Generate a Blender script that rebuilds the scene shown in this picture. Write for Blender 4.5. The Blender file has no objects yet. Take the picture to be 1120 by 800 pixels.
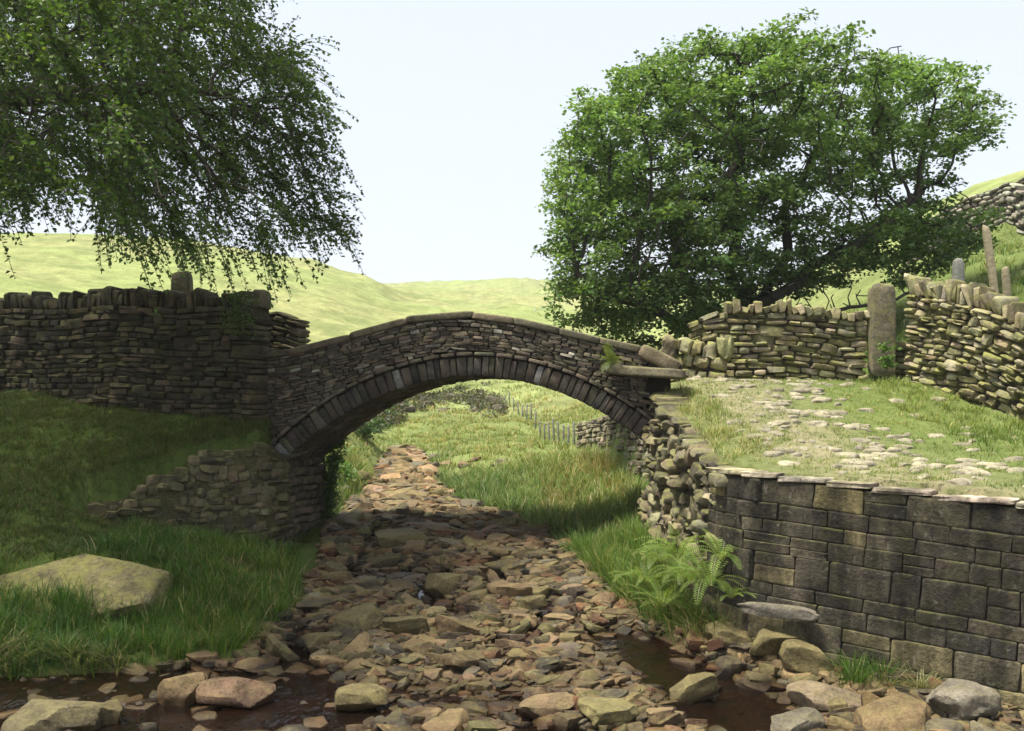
import bpy, bmesh, math, random
import numpy as np
from mathutils import Vector, Matrix

random.seed(7)
RNG = np.random.default_rng(7)
SC = bpy.context.scene
COL = SC.collection
F = 1100.0            # focal length in photo pixels (photo is 1120 wide), eye level at row 440
HZ = 440.0
ZC = 2.6              # eye height above the low water
A_ = np.asarray


def W(px, y, Y):
    return np.array([(px - 560.0) / F * Y, Y, -(y - HZ) / F * Y])


def X_at(px, Y):
    return (px - 560.0) / F * Y


# ------------------------------------------------------------------ noise
def _h(i, j, k):
    n = (i * 374761393 + j * 668265263 + k * 1274126177) & 0xFFFFFFFF
    n = ((n ^ (n >> 13)) * 1274126177) & 0xFFFFFFFF
    n = (n ^ (n >> 16)) & 0xFFFFFFFF
    return n / 4294967295.0 * 2 - 1


def vnoise(p):
    p = A_(p, float)
    i = np.floor(p).astype(np.int64)
    f = p - i
    f = f * f * (3 - 2 * f)
    r = 0
    for a in (0, 1):
        for b in (0, 1):
            for c in (0, 1):
                w = (f[:, 0] if a else 1 - f[:, 0]) * (f[:, 1] if b else 1 - f[:, 1]) * (f[:, 2] if c else 1 - f[:, 2])
                r = r + w * _h(i[:, 0] + a, i[:, 1] + b, i[:, 2] + c)
    return r


def fbm2(X, Y, s, seed=0.0, oct=4):
    r = 0
    a = 1.0
    X = A_(X, float).ravel()
    Y = A_(Y, float).ravel()
    for o in range(oct):
        r = r + a * vnoise(np.stack([X / s, Y / s, np.full_like(X, seed + o * 7.3)], 1))
        s *= 0.5
        a *= 0.5
    return r


def sstep(a, b, x):
    t = np.clip((x - a) / (b - a), 0, 1)
    return t * t * (3 - 2 * t)


# ------------------------------------------------------------------ objects
SHARP = {'shaded_gritstone': 42, 'mossy_gritstone': 42, 'bridge_gritstone': 42, 'sooty_ashlar': 42, 'loose_rubble': 42, 'far_wall_stone': 42}


def mk(name, verts, faces, mat, parent=None, tone=None, smooth=True, loc=None, extra=None):
    """one mesh object; faces = list of (M,k) index arrays"""
    verts = A_(verts, float)
    if parent is not None:
        base = A_(parent['_loc'], float)
        loc = np.zeros(3)
        verts = verts - base
    elif loc is not None:
        loc = A_(loc, float)
        verts = verts - loc
    else:
        loc = np.zeros(3)
    if not isinstance(faces, (list, tuple)):
        faces = [faces]
    faces = [A_(f, np.int32) for f in faces if len(f)]
    me = bpy.data.meshes.new(name)
    me.vertices.add(len(verts))
    me.vertices.foreach_set('co', verts.astype(np.float32).ravel())
    li = np.concatenate([f.ravel() for f in faces])
    tot = np.concatenate([np.full(len(f), f.shape[1], np.int32) for f in faces])
    st = np.concatenate([[0], np.cumsum(tot)[:-1]]).astype(np.int32)
    me.loops.add(len(li))
    me.loops.foreach_set('vertex_index', li)
    me.polygons.add(len(tot))
    me.polygons.foreach_set('loop_start', st)
    me.polygons.foreach_set('loop_total', tot)
    me.polygons.foreach_set('use_smooth', np.full(len(tot), bool(smooth)))
    me.update(calc_edges=True)
    me.validate()
    if tone is not None:
        at = me.attributes.new('tone', 'FLOAT_COLOR', 'POINT')
        t = A_(tone, np.float32)
        if t.shape[1] == 3:
            t = np.concatenate([t, np.ones((len(t), 1), np.float32)], 1)
        at.data.foreach_set('color', t.ravel())
    if extra:
        for k, v in extra.items():
            at = me.attributes.new(k, 'FLOAT', 'POINT')
            at.data.foreach_set('value', A_(v, np.float32).ravel())
    me.materials.append(mat)
    if mat.name in SHARP:
        me.set_sharp_from_angle(angle=math.radians(SHARP[mat.name]))
    o = bpy.data.objects.new(name, me)
    COL.objects.link(o)
    o.location = loc
    if parent is not None:
        o.parent = parent
    return o


def thing(name, label, cat, loc=(0, 0, 0), group=None):
    o = bpy.data.objects.new(name, None)
    COL.objects.link(o)
    o.empty_display_size = 0.2
    o.location = loc
    o['_loc'] = [float(v) for v in loc]
    o['label'] = label
    o['category'] = cat
    if group:
        o['group'] = group
    return o


def tag(o, label=None, cat=None, group=None, kind=None):
    for k, v in (('label', label), ('category', cat), ('group', group), ('kind', kind)):
        if v:
            o[k] = v
    return o


def join(parts):
    """parts: list of (verts, [faces], tone)"""
    V, FF, T = [], {}, []
    n = 0
    for v, fs, t in parts:
        V.append(v)
        T.append(t)
        for f in fs:
            f = A_(f)
            if len(f):
                FF.setdefault(f.shape[1], []).append(f + n)
        n += len(v)
    return np.concatenate(V), [np.concatenate(x) for x in FF.values()], np.concatenate(T)


# ------------------------------------------------------------------ materials
class NT:
    def __init__(self, name):
        self.m = bpy.data.materials.new(name)
        self.m.use_nodes = True
        self.t = self.m.node_tree
        self.t.nodes.clear()
        self.out = self.n('ShaderNodeOutputMaterial')

    def n(self, typ, **kw):
        x = self.t.nodes.new(typ)
        for k, v in kw.items():
            if isinstance(k, str) and hasattr(x, k):
                setattr(x, k, v)
        return x

    def l(self, a, b):
        self.t.links.new(a, b)

    def val(self, sock, v):
        sock.default_value = v

    def attr(self, name):
        x = self.n('ShaderNodeAttribute')
        x.attribute_name = name
        return x

    def noise(self, vec, scale, detail=4, rough=0.55):
        x = self.n('ShaderNodeTexNoise')
        x.inputs['Scale'].default_value = scale
        x.inputs['Detail'].default_value = detail
        x.inputs['Roughness'].default_value = rough
        if vec is not None:
            self.l(vec, x.inputs['Vector'])
        return x.outputs['Fac']

    def ramp(self, fac, stops):
        x = self.n('ShaderNodeValToRGB')
        e = x.color_ramp.elements
        while len(e) > 1:
            e.remove(e[-1])
        for i, (p, c) in enumerate(stops):
            el = e[0] if i == 0 else e.new(p)
            el.position = p
            el.color = (c, c, c, 1) if not isinstance(c, (tuple, list)) else (*c, 1)
        self.l(fac, x.inputs['Fac'])
        return x.outputs['Color']

    def mix(self, fac, a, b, mode='MIX'):
        x = self.n('ShaderNodeMix')
        x.data_type = 'RGBA'
        x.blend_type = mode
        for s, v in ((x.inputs[0], fac), (x.inputs[6], a), (x.inputs[7], b)):
            if isinstance(v, (int, float)):
                s.default_value = v
            elif isinstance(v, tuple):
                s.default_value = (*v, 1)
            else:
                self.l(v, s)
        return x.outputs[2]

    def math(self, op, a, b=None):
        x = self.n('ShaderNodeMath')
        x.operation = op
        for s, v in zip(x.inputs, (a, b)):
            if v is None:
                continue
            if isinstance(v, (int, float)):
                s.default_value = v
            else:
                self.l(v, s)
        return x.outputs[0]

    def bump(self, h, strength, dist, normal=None):
        x = self.n('ShaderNodeBump')
        x.inputs['Strength'].default_value = strength
        x.inputs['Distance'].default_value = dist
        self.l(h, x.inputs['Height'])
        if normal is not None:
            self.l(normal, x.inputs['Normal'])
        return x.outputs['Normal']


def add_wet(k, c, P):
    """damp tidemark: stone just above the water level is darker and glossier"""
    sp_ = k.n('ShaderNodeSeparateXYZ')
    k.l(P, sp_.inputs[0])
    l1 = k.math('ADD', k.math('MULTIPLY', sp_.outputs['Y'], .073), -2.5 - .073 * 7.9 + ZC - .045)
    l2 = k.math('ADD', k.math('MULTIPLY', sp_.outputs['Y'], .05), -2.0912 - .05 * 13.5 + ZC - .045)
    hgt = k.math('SUBTRACT', sp_.outputs['Z'], k.math('MINIMUM', l1, l2))
    hgt = k.math('ADD', hgt, k.math('MULTIPLY', k.math('SUBTRACT', k.noise(P, 2.3, 4), .5), .16))
    mr = k.n('ShaderNodeMapRange')
    mr.inputs['From Min'].default_value = .03
    mr.inputs['From Max'].default_value = .10
    mr.inputs['To Min'].default_value = 1
    mr.inputs['To Max'].default_value = 0
    k.l(hgt, mr.inputs['Value'])
    w = mr.outputs[0]
    return k.mix(w, c, k.mix(1.0, c, (.42, .36, .30), 'MULTIPLY')), w


def stone_mat(name, sc=1.0, moss=0.5, mosscol=(0.10, 0.115, 0.025), lichen=0.3, bump=0.02, rough=0.9, side_moss=0.2, streak=False, wet=False):
    k = NT(name)
    geo = k.n('ShaderNodeNewGeometry')
    P = geo.outputs['Position']
    tone = k.attr('tone').outputs['Color']
    n1 = k.noise(P, 5 * sc, 5, 0.6)
    n2 = k.noise(P, 28 * sc, 5, 0.65)
    n3 = k.noise(P, 110 * sc, 3, 0.6)
    c = k.mix(1.0, tone, k.ramp(n1, [(0.28, 0.55), (0.5, 0.95), (0.72, 1.45)]), 'MULTIPLY')
    c = k.mix(1.0, c, k.ramp(n2, [(0.3, 0.6), (0.5, 1.0), (0.7, 1.35)]), 'MULTIPLY')
    c = k.mix(1.0, c, k.ramp(n3, [(0.3, 0.8), (0.7, 1.2)]), 'MULTIPLY')
    if streak:      # soot and rain stains running down the face
        mp = k.n('ShaderNodeMapping')
        mp.inputs['Scale'].default_value = (1, 1, .22)
        k.l(P, mp.inputs[0])
        st = k.ramp(k.noise(mp.outputs[0], 3.2, 6, 0.65), [(0.36, 0.35), (0.5, 0.95), (0.68, 2.5)])
        c = k.mix(1.0, c, st, 'MULTIPLY')
        c = k.mix(k.ramp(k.noise(mp.outputs[0], 9.0, 5, 0.7), [(0.64, 0.0), (0.72, .5)]), c, (.22, .20, .16))
    # pale lichen spots
    sp = k.ramp(k.noise(P, 17 * sc, 6, 0.7), [(0.60, 0.0), (0.68, 1.0)])
    c = k.mix(k.math('MULTIPLY', sp, lichen), c, (0.34, 0.33, 0.27))
    # moss on the tops and in patches
    sep = k.n('ShaderNodeSeparateXYZ')
    k.l(geo.outputs['Normal'], sep.inputs[0])
    up = k.ramp(sep.outputs['Z'], [(0.1, side_moss), (0.75, 1.0)])
    mn = k.ramp(k.noise(P, 7 * sc, 5, 0.65), [(0.42, 0.0), (0.62, 1.0)])
    mf = k.math('MULTIPLY', k.math('MULTIPLY', up, mn), moss)
    mc = k.mix(n2, mosscol, tuple(v * 1.7 for v in mosscol))
    c = k.mix(mf, c, mc)
    b = k.n('ShaderNodeBsdfPrincipled')
    b.inputs['Roughness'].default_value = rough
    b.inputs['Specular IOR Level'].default_value = 0.25
    if wet:
        c, w = add_wet(k, c, P)
        k.l(k.math('SUBTRACT', rough, k.math('MULTIPLY', w, .5)), b.inputs['Roughness'])
    k.l(c, b.inputs['Base Color'])
    hsum = k.math('ADD', k.math('MULTIPLY', n2, 1.0), k.math('MULTIPLY', n3, 0.45))
    hsum = k.math('ADD', hsum, k.math('MULTIPLY', n1, 1.0))
    k.l(k.bump(hsum, 0.9, bump), b.inputs['Normal'])
    k.l(b.outputs[0], k.out.inputs['Surface'])
    return k.m


def leaf_mat(name, trans=0.45, rough=0.5, spec=0.3, tmul=(1.3, 1.35, 0.6)):
    k = NT(name)
    tone = k.attr('tone').outputs['Color']
    b = k.n('ShaderNodeBsdfPrincipled')
    k.l(tone, b.inputs['Base Color'])
    b.inputs['Roughness'].default_value = rough
    b.inputs['Specular IOR Level'].default_value = spec
    t = k.n('ShaderNodeBsdfTranslucent')
    k.l(k.mix(1.0, tone, tmul, 'MULTIPLY'), t.inputs['Color'])
    mx = k.n('ShaderNodeMixShader')
    mx.inputs[0].default_value = trans
    k.l(b.outputs[0], mx.inputs[1])
    k.l(t.outputs[0], mx.inputs[2])
    k.l(mx.outputs[0], k.out.inputs['Surface'])
    return k.m


def bark_mat(name, c0, c1):
    k = NT(name)
    P = k.n('ShaderNodeNewGeometry').outputs['Position']
    n = k.noise(P, 14, 6, 0.7)
    b = k.n('ShaderNodeBsdfPrincipled')
    k.l(k.mix(n, c0, c1), b.inputs['Base Color'])
    b.inputs['Roughness'].default_value = 0.9
    k.l(k.bump(n, 0.8, 0.04), b.inputs['Normal'])
    k.l(b.outputs[0], k.out.inputs['Surface'])
    return k.m


def ground_mat():
    k = NT('ground_soil_and_turf')
    P = k.n('ShaderNodeNewGeometry').outputs['Position']
    zone = k.attr('tone').outputs['Color']
    sep = k.n('ShaderNodeSeparateColor')
    k.l(zone, sep.inputs[0])
    nb = k.noise(P, 0.05, 6, 0.6)
    nm = k.noise(P, 0.5, 6, 0.65)
    nf = k.noise(P, 6, 6, 0.7)
    nff = k.noise(P, 60, 4, 0.7)
    green = k.mix(nf, (0.045, 0.085, 0.014), (0.10, 0.13, 0.03))
    dry = k.mix(nm, (0.195, 0.22, 0.07), (0.29, 0.285, 0.125))
    dry = k.mix(k.ramp(nb, [(0.4, 0.0), (0.6, 0.8)]), dry, (0.22, 0.27, 0.085))
    dry = k.mix(1.0, dry, k.ramp(nf, [(0.3, 0.72), (0.7, 1.2)]), 'MULTIPLY')
    dry = k.mix(1.0, dry, k.ramp(nm, [(0.32, 0.70), (0.6, 1.1)]), 'MULTIPLY')
    nq = k.noise(P, 0.16, 6, 0.7)
    dry = k.mix(k.ramp(nq, [(0.52, 0.0), (0.64, .75)]), dry, (0.13, 0.16, 0.05))      # rushes and bracken
    g = k.mix(sep.outputs[2], green, dry)
    wv = k.n('ShaderNodeTexWave')
    wv.wave_type = 'BANDS'
    wv.bands_direction = 'Z'
    wv.inputs['Scale'].default_value = .16
    wv.inputs['Distortion'].default_value = 5.0
    wv.inputs['Detail'].default_value = 3
    wv.inputs['Detail Scale'].default_value = .25
    k.l(P, wv.inputs['Vector'])
    dry = k.mix(k.math('MULTIPLY', k.ramp(wv.outputs['Fac'], [(0.80, 0.0), (0.97, .55)]), k.ramp(nm, [(.4, .2), (.6, 1.0)])), dry, (0.15, 0.15, 0.06))   # sheep tracks along the slope
    earth = k.mix(nf, (0.20, 0.16, 0.095), (0.38, 0.32, 0.21))
    g = k.mix(k.math('MULTIPLY', sep.outputs[1], k.ramp(nf, [(0.35, 0.3), (0.55, 1.0)])), g, earth)
    bed = k.mix(nf, (0.035, 0.022, 0.012), (0.085, 0.058, 0.032))
    g = k.mix(sep.outputs[0], g, bed)
    b = k.n('ShaderNodeBsdfPrincipled')
    k.l(g, b.inputs['Base Color'])
    b.inputs['Roughness'].default_value = 0.95
    b.inputs['Specular IOR Level'].default_value = 0.1
    h = k.math('ADD', nf, k.math('MULTIPLY', nff, 0.25))
    n1 = k.bump(h, 0.8, 0.08)
    k.l(k.bump(nm, 0.7, 0.5, n1), b.inputs['Normal'])
    k.l(b.outputs[0], k.out.inputs['Surface'])
    return k.m


def water_mat():
    k = NT('peaty_water')
    P = k.n('ShaderNodeNewGeometry').outputs['Position']
    mp = k.n('ShaderNodeMapping')
    mp.inputs['Scale'].default_value = (1.0, 0.45, 1)
    k.l(P, mp.inputs[0])
    h = k.math('ADD', k.noise(mp.outputs[0], 9, 3), k.math('MULTIPLY', k.noise(mp.outputs[0], 30, 2), 0.4))
    nb = k.bump(h, 0.6, 0.03)
    tr = k.n('ShaderNodeBsdfTransparent')
    tr.inputs[0].default_value = (.50, .30, .15, 1)
    df = k.n('ShaderNodeBsdfDiffuse')
    df.inputs[0].default_value = (.012, .0075, .0045, 1)
    body = k.n('ShaderNodeMixShader')
    body.inputs[0].default_value = .45
    k.l(tr.outputs[0], body.inputs[1])
    k.l(df.outputs[0], body.inputs[2])
    gl = k.n('ShaderNodeBsdfGlossy')
    gl.inputs['Roughness'].default_value = .05
    k.l(nb, gl.inputs['Normal'])
    fr = k.n('ShaderNodeFresnel')
    fr.inputs['IOR'].default_value = 1.33
    k.l(nb, fr.inputs['Normal'])
    mx = k.n('ShaderNodeMixShader')
    k.l(fr.outputs[0], mx.inputs[0])
    k.l(body.outputs[0], mx.inputs[1])
    k.l(gl.outputs[0], mx.inputs[2])
    k.l(mx.outputs[0], k.out.inputs['Surface'])
    return k.m


def core_mat(name, c0, c1):
    k = NT(name)
    P = k.n('ShaderNodeNewGeometry').outputs['Position']
    n = k.noise(P, 20, 5, 0.65)
    b = k.n('ShaderNodeBsdfPrincipled')
    k.l(k.mix(n, c0, c1), b.inputs['Base Color'])
    b.inputs['Roughness'].default_value = 1.0
    b.inputs['Specular IOR Level'].default_value = 0.05
    k.l(k.bump(n, 0.8, 0.03), b.inputs['Normal'])
    k.l(b.outputs[0], k.out.inputs['Surface'])
    return k.m


M_GROUND = ground_mat()
M_WATER = water_mat()
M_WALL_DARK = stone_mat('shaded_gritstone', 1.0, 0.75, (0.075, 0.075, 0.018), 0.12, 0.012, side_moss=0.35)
M_WALL_OLIVE = stone_mat('mossy_gritstone', 1.0, 0.95, (0.165, 0.165, 0.042), 0.3, 0.012, side_moss=0.4)
M_BRIDGE = stone_mat('bridge_gritstone', 1.3, 0.5, (0.13, 0.125, 0.04), 0.30, 0.012, side_moss=0.15)
M_ASHLAR = stone_mat('sooty_ashlar', 1.0, 0.4, (0.12, 0.12, 0.035), 0.22, 0.022, side_moss=0.2, streak=True)
M_RUBBLE = stone_mat('loose_rubble', 1.0, 0.75, (0.11, 0.11, 0.03), 0.2, 0.012, side_moss=0.25)
M_ROCK = stone_mat('stream_sandstone', 1.2, 0.35, (0.12, 0.105, 0.035), 0.25, 0.014, rough=0.8, side_moss=0.1, wet=True)
M_BOULDER = stone_mat('mossy_boulder_stone', 0.8, 0.75, (0.17, 0.165, 0.045), 0.4, 0.03, side_moss=0.3)
M_CORE = core_mat('dark_joint_earth', (0.012, 0.010, 0.007), (0.035, 0.028, 0.018))
M_FARWALL = stone_mat('far_wall_stone', 0.6, 0.3, (0.12, 0.12, 0.05), 0.3, 0.03)
M_LEAF = leaf_mat('broad_leaves', 0.35, 0.42, 0.4)
M_LEAF2 = leaf_mat('drooping_leaves', 0.35, 0.5, 0.3)
M_GRASS = leaf_mat('grass_blades', 0.35, 0.55, 0.2, (1.25, 1.25, 0.7))
M_FERN = leaf_mat('fern_fronds', 0.4, 0.5, 0.25)
M_BARK = bark_mat('dark_bark', (0.022, 0.018, 0.012), (0.075, 0.062, 0.042))
M_WOOD = bark_mat('weathered_post_wood', (0.16, 0.13, 0.075), (0.34, 0.29, 0.18))
M_POSTGREY = bark_mat('grey_fence_wood', (0.10, 0.10, 0.085), (0.24, 0.24, 0.20))

# ------------------------------------------------------------------ terrain
def S(Y):
    Y = A_(Y, float)
    return np.where(Y < 7.9, -2.5 - 0.03 * (7.9 - Y),
                    np.where(Y < 13.5, -2.5 + 0.073 * (Y - 7.9), -2.0912 + 0.05 * (Y - 13.5)))


SY = [3, 8, 8.8, 9.4, 10.3, 11, 12, 13.4, 15.6, 17, 20, 25, 29, 34, 38]
SLP = [-900, -300, -100, 262, 300, 325, 340, 355, 358, 370, 398, 424, 440, 445, 445]
SRP = [900, 862, 850, 800, 722, 690, 662, 626, 574, 530, 484, 462, 444, 445, 445]
STL = [X_at(p, y) for p, y in zip(SLP, SY)]
STR = [X_at(p, y) for p, y in zip(SRP, SY)]


def streamL(Y): return np.interp(Y, SY, STL)
def streamR(Y): return np.interp(Y, SY, STR)


def stn(Y, pts, raw=()):
    """station: px,row points (converted) plus raw X,z points"""
    a = [(X_at(p, Y), -(y - HZ) / F * Y) for p, y in pts] + list(raw)
    a.sort()
    return (Y, [q[0] for q in a], [q[1] for q in a])


def sp(Y):     # stream row
    return float(HZ - S(Y) * F / Y)


LOW = [
    stn(2, [], [(-9, -2.2), (-6, -2.5), (-5, -2.68), (1.5, -2.68), (2.6, -2.5), (4.2, -2.3)]),
    stn(6.5, [], [(-8, -2.0), (-6, -2.4), (-5, -2.55), (1.6, -2.56), (2.6, -2.52), (6.5, -2.48)]),
    stn(8.0, [], [(-9, -1.9), (-6.5, -2.3), (-5.5, -2.5), (1.7, -2.52), (2.5, -2.48), (4.1, -2.44)]),
    stn(8.9, [(-500, 700), (-200, 735), (-60, 752), (150, 756), (250, sp(8.9)), (790, sp(8.9)), (830, 746), (870, 738), (930, 733)]),
    stn(9.2, [(-500, 640), (-200, 690), (0, 722), (120, 722), (220, 724), (262, sp(9.2)), (775, sp(9.2)), (810, 728), (867, 702)]),
    stn(9.9, [(-500, 600), (-200, 640), (0, 675), (100, 678), (200, 682), (262, 690), (300, sp(9.9)), (730, sp(9.9)), (770, 690), (815, 655)]),
    stn(10.3, [(-500, 590), (-200, 620), (0, 648), (100, 652), (200, 662), (270, 678), (306, sp(10.3)), (710, sp(10.3)), (760, 668), (806, 635)]),
    stn(11, [(-500, 560), (-200, 580), (0, 610), (100, 606), (200, 618), (290, 650), (330, sp(11)), (690, sp(11)), (720, 645), (790, 608)]),
    stn(12, [(-500, 520), (-200, 545), (0, 550), (70, 560), (120, 580), (200, 598), (295, 622), (340, sp(12)), (672, sp(12)), (700, 618), (770, 588)]),
    stn(12.9, [(-500, 480), (-200, 500), (0, 508), (58, 522), (92, 577), (300, 608), (350, sp(12.9)), (660, sp(12.9)), (690, 600), (740, 585)]),
    stn(13.8, [(-500, 440), (-200, 455), (0, 466), (104, 472), (130, 565), (310, 605), (357, sp(13.8)), (650, sp(13.8)), (680, 592), (705, 580)]),
    stn(15.6, [(-300, 430), (0, 433), (255, 430), (275, 560), (330, 590), (358, sp(15.6)), (622, sp(15.6)), (650, 572), (700, 553)]),
    stn(17, [(-300, 400), (0, 410), (250, 430), (315, 505), (345, 538), (370, sp(17)), (590, sp(17)), (625, 560), (700, 535)]),
    stn(20, [(-300, 390), (0, 395), (240, 412), (320, 470), (370, 508), (398, sp(20)), (500, sp(20)), (545, 522), (640, 503), (690, 492)]),
    stn(25, [(-300, 380), (0, 390), (240, 410), (330, 435), (385, 468), (410, 496), (424, sp(25)), (470, sp(25)), (520, 493), (620, 484), (700, 470)]),
    stn(30, [(0, 380), (250, 415), (350, 455), (405, 480), (426, sp(30)), (470, sp(30)), (500, 483), (560, 480), (622, 487), (700, 460),
             (800, 410), (900, 350), (1000, 290), (1100, 248), (1300, 180)]),
    stn(38, [(-200, 350), (0, 372), (300, 415), (400, 455), (440, 466), (500, 464), (550, 463), (600, 460), (700, 440), (800, 390), (1000, 275), (1100, 228), (1300, 150)]),
    stn(50, [(-200, 320), (0, 340), (300, 400), (400, 425), (450, 441), (500, 445), (540, 446), (600, 432), (700, 412), (800, 370), (1000, 258), (1100, 214), (1300, 140)]),
    stn(70, [(-200, 300), (0, 322), (200, 355), (400, 395), (480, 410), (560, 412), (620, 398), (700, 385), (800, 345), (1000, 243), (1050, 213), (1120, 194), (1300, 120)]),
    stn(100, [(-200, 270), (0, 290), (200, 315), (300, 335), (400, 358), (500, 372), (560, 374), (640, 372), (800, 350), (1000, 275), (1120, 225), (1300, 160)]),
    stn(150, [(-400, 262), (0, 265), (110, 262), (212, 268), (300, 287), (376, 304), (400, 312), (440, 330), (500, 344), (560, 346), (640, 348), (800, 345), (1000, 320), (1300, 250)]),
    stn(250, [(-400, 290), (0, 295), (300, 320), (400, 326), (480, 325), (560, 322), (640, 325), (800, 330), (1000, 330), (1300, 300)]),
    stn(400, [(-400, 330), (300, 318), (400, 313), (450, 311), (520, 309), (600, 309), (700, 312), (1000, 318), (1300, 310)]),
    stn(700, [(-400, 345), (300, 335), (600, 330), (1300, 335)]),
    stn(1000, [(-400, 350), (600, 345), (1300, 345)]),
]
UPR = [   # the path terrace on the right, raw X,z
    stn(2, [], [(2, -.9), (6, -1.05), (15, -1.1)]),
    stn(6, [], [(2, -.8), (6, -1.0), (9, -1.05), (14, -1)]),
    stn(8, [], [(2, -.67), (4.1, -.82), (6, -.86), (9, -.8)]),
    stn(9, [], [(2, -.67), (3, -.70), (4.5, -.66), (9, -.5)]),
    stn(10, [], [(2, -.66), (3.2, -.57), (6, -.55), (9, -.4)]),
    stn(12.5, [], [(1.8, -.06), (2.6, -.05), (4, -.04), (6.3, -.27), (8, 0), (12, .4)]),
    stn(14, [], [(1.8, .16), (3, .30), (5.4, .36), (6.2, .5), (8, .8), (14, 1.6)]),
    stn(15.2, [], [(1.8, .1), (2.8, .36), (5, .42), (7, .9), (9, 1.4), (14, 2.5)]),
    stn(17, [], [(2, -.2), (3, .1), (5, .7), (8.4, 1.75), (14, 3.4)]),
    stn(22, [], [(1.5, -.62), (3, 0), (6, 1.3), (11, 3.3), (16, 5.2)]),
    stn(30, [], [(1.7, -1.2), (4, -.5), (8, 2), (14.7, 5.3), (20, 7.1)]),
]
UPL = [   # the bank above the ruined wing wall on the left
    stn(12.4, [(-300, 500), (0, 520), (100, 540), (200, 515), (310, 512)]),
    stn(12.9, [(-300, 480), (0, 503), (100, 522), (200, 503), (310, 500)]),
    stn(13.6, [(-300, 455), (0, 472), (150, 478), (275, 471), (300, 480)]),
    stn(14.3, [(-300, 440), (0, 450), (150, 455), (275, 450), (300, 470)]),
    stn(15.6, [(-300, 430), (0, 433), (255, 430), (300, 450)]),
]
REVY = [2, 5.5, 6.8, 8.1, 9.45, 10.06, 13.2, 13.6, 15.6, 17, 24, 30]
REVX = [15, 9, 6.5, 4.12, 2.22, 2.02, 1.80, 1.85, 2.20, 2.25, 1.45, 1.75]


def revX(Y): return np.interp(Y, REVY, REVX)


def loft(ST, X, Y):
    ys = A_([s[0] for s in ST])
    Zs = np.stack([np.interp(X, s[1], s[2]) for s in ST])
    Yc = np.clip(Y, ys[0], ys[-1])
    i = np.clip(np.searchsorted(ys, Yc, 'right') - 1, 0, len(ys) - 2)
    t = (Yc - ys[i]) / (ys[i + 1] - ys[i])
    j = np.arange(len(X))
    return Zs[i, j] * (1 - t) + Zs[i + 1, j] * t


RUX = [-5.7, -5.45, -4.4, -3.6, -3.33, -3.08]
RUY = [12.6, 12.7, 13.05, 13.33, 13.52, 14.0]


def ruinY(X): return np.interp(X, RUX, RUY)


def zt(X, Y, noise=True):
    X = A_(X, float).ravel()
    Y = A_(Y, float).ravel()
    z = loft(LOW, X, Y)
    # left bank above the ruined wall
    w = sstep(0.05, 0.16, Y - ruinY(X)) * sstep(-5.95, -5.6, X) * (1 - sstep(-3.40, -3.30, X)) * (1 - sstep(15.0, 15.6, Y))
    z = z * (1 - w) + np.maximum(loft(UPL, X, Y), z) * w
    # right terrace behind the revetment
    w = sstep(0.10, 0.20, X - revX(Y)) * (1 - sstep(23, 30, Y))
    zu = loft(UPR, X, Y)
    z = z * (1 - w) + zu * w
    inst = sstep(-0.15, 0.25, X - streamL(Y)) * (1 - sstep(-0.25, 0.15, X - streamR(Y))) * (1 - sstep(34, 38, Y))
    # pools
    pool = inst * (np.exp(-((X + 3.3) / 2.1) ** 2 - ((Y - 8.35) / .75) ** 2) + np.exp(-((X - (1.75 - .32 * (Y - 8.4))) / .42) ** 2) * sstep(7.4, 8.2, Y) * (1 - sstep(9.9, 10.8, Y)))
    z = z - 0.22 * np.clip(pool, 0, 1)
    hol = sstep(.38, .62, fbm2(X * 1.5, Y * .6, .75, 9.0, 2)) * inst * (1 - sstep(17, 20, Y))
    z = z - .10 * hol
    if noise:
        r = np.hypot(X, Y)
        amp = np.interp(r, [0, 14, 30, 60, 120, 400], [.035, .045, .10, .35, .9, 2.0])
        sc = np.interp(r, [0, 14, 30, 60, 120, 400], [1, 1, 1.0, 1, 1, 1])
        n = fbm2(X, Y, 0.9, 1.0, 3) * np.interp(r, [0, 30, 60], [.045, .08, .12])
        n = n + fbm2(X, Y, 5.0, 2.0, 3) * np.interp(r, [0, 16, 30, 60, 120], [0, .10, .22, .40, .5])
        n = n + fbm2(X, Y, 28.0, 3.0, 3) * np.interp(r, [0, 40, 70, 120, 400], [0, 0, .5, 1.3, 2.5])
        n = np.where(inst > .5, n * .8, n)
        z = z + n
    return z


def zt1(x, y): return float(zt([x], [y])[0])


def grid_axis(lo, hi, step, ends, growth=1.09):
    a = list(np.arange(lo, hi, step))
    d = step
    x = a[-1]
    R = []
    while x < ends[1]:
        d *= growth
        x += d
        R.append(x)
    d = step
    x = lo
    L = []
    while x > ends[0]:
        d *= growth
        x -= d
        L.append(x)
    return A_(L[::-1] + a + R)


gx = grid_axis(-7, 7.2, .085, (-900, 900), 1.055)
gy = grid_axis(3, 32, .085, (1.0, 1100), 1.03)
GX, GY = np.meshgrid(gx, gy)
nx, ny = len(gx), len(gy)
gz = zt(GX, GY)
X_, Y_ = GX.ravel(), GY.ravel()
idx = np.arange(nx * ny).reshape(ny, nx)
quads = np.stack([idx[:-1, :-1], idx[:-1, 1:], idx[1:, 1:], idx[1:, :-1]], -1).reshape(-1, 4)
inst = sstep(-0.2, 0.15, X_ - streamL(Y_)) * (1 - sstep(-0.15, 0.2, X_ - streamR(Y_))) * (1 - sstep(26.5, 29, Y_))
terr = (X_ > revX(Y_) + .1) & (Y_ < 15.2)
pathband = np.exp(-((X_ - np.interp(Y_, [6, 9, 12, 14.5], [4.6, 3.5, 2.9, 2.9])) / 0.75) ** 2)
worn = np.where(terr, .75 * pathband, 0)
rfoot = (X_ > streamR(Y_)) & (X_ < revX(Y_) + .1) & (Y_ < 9.6)
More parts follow.
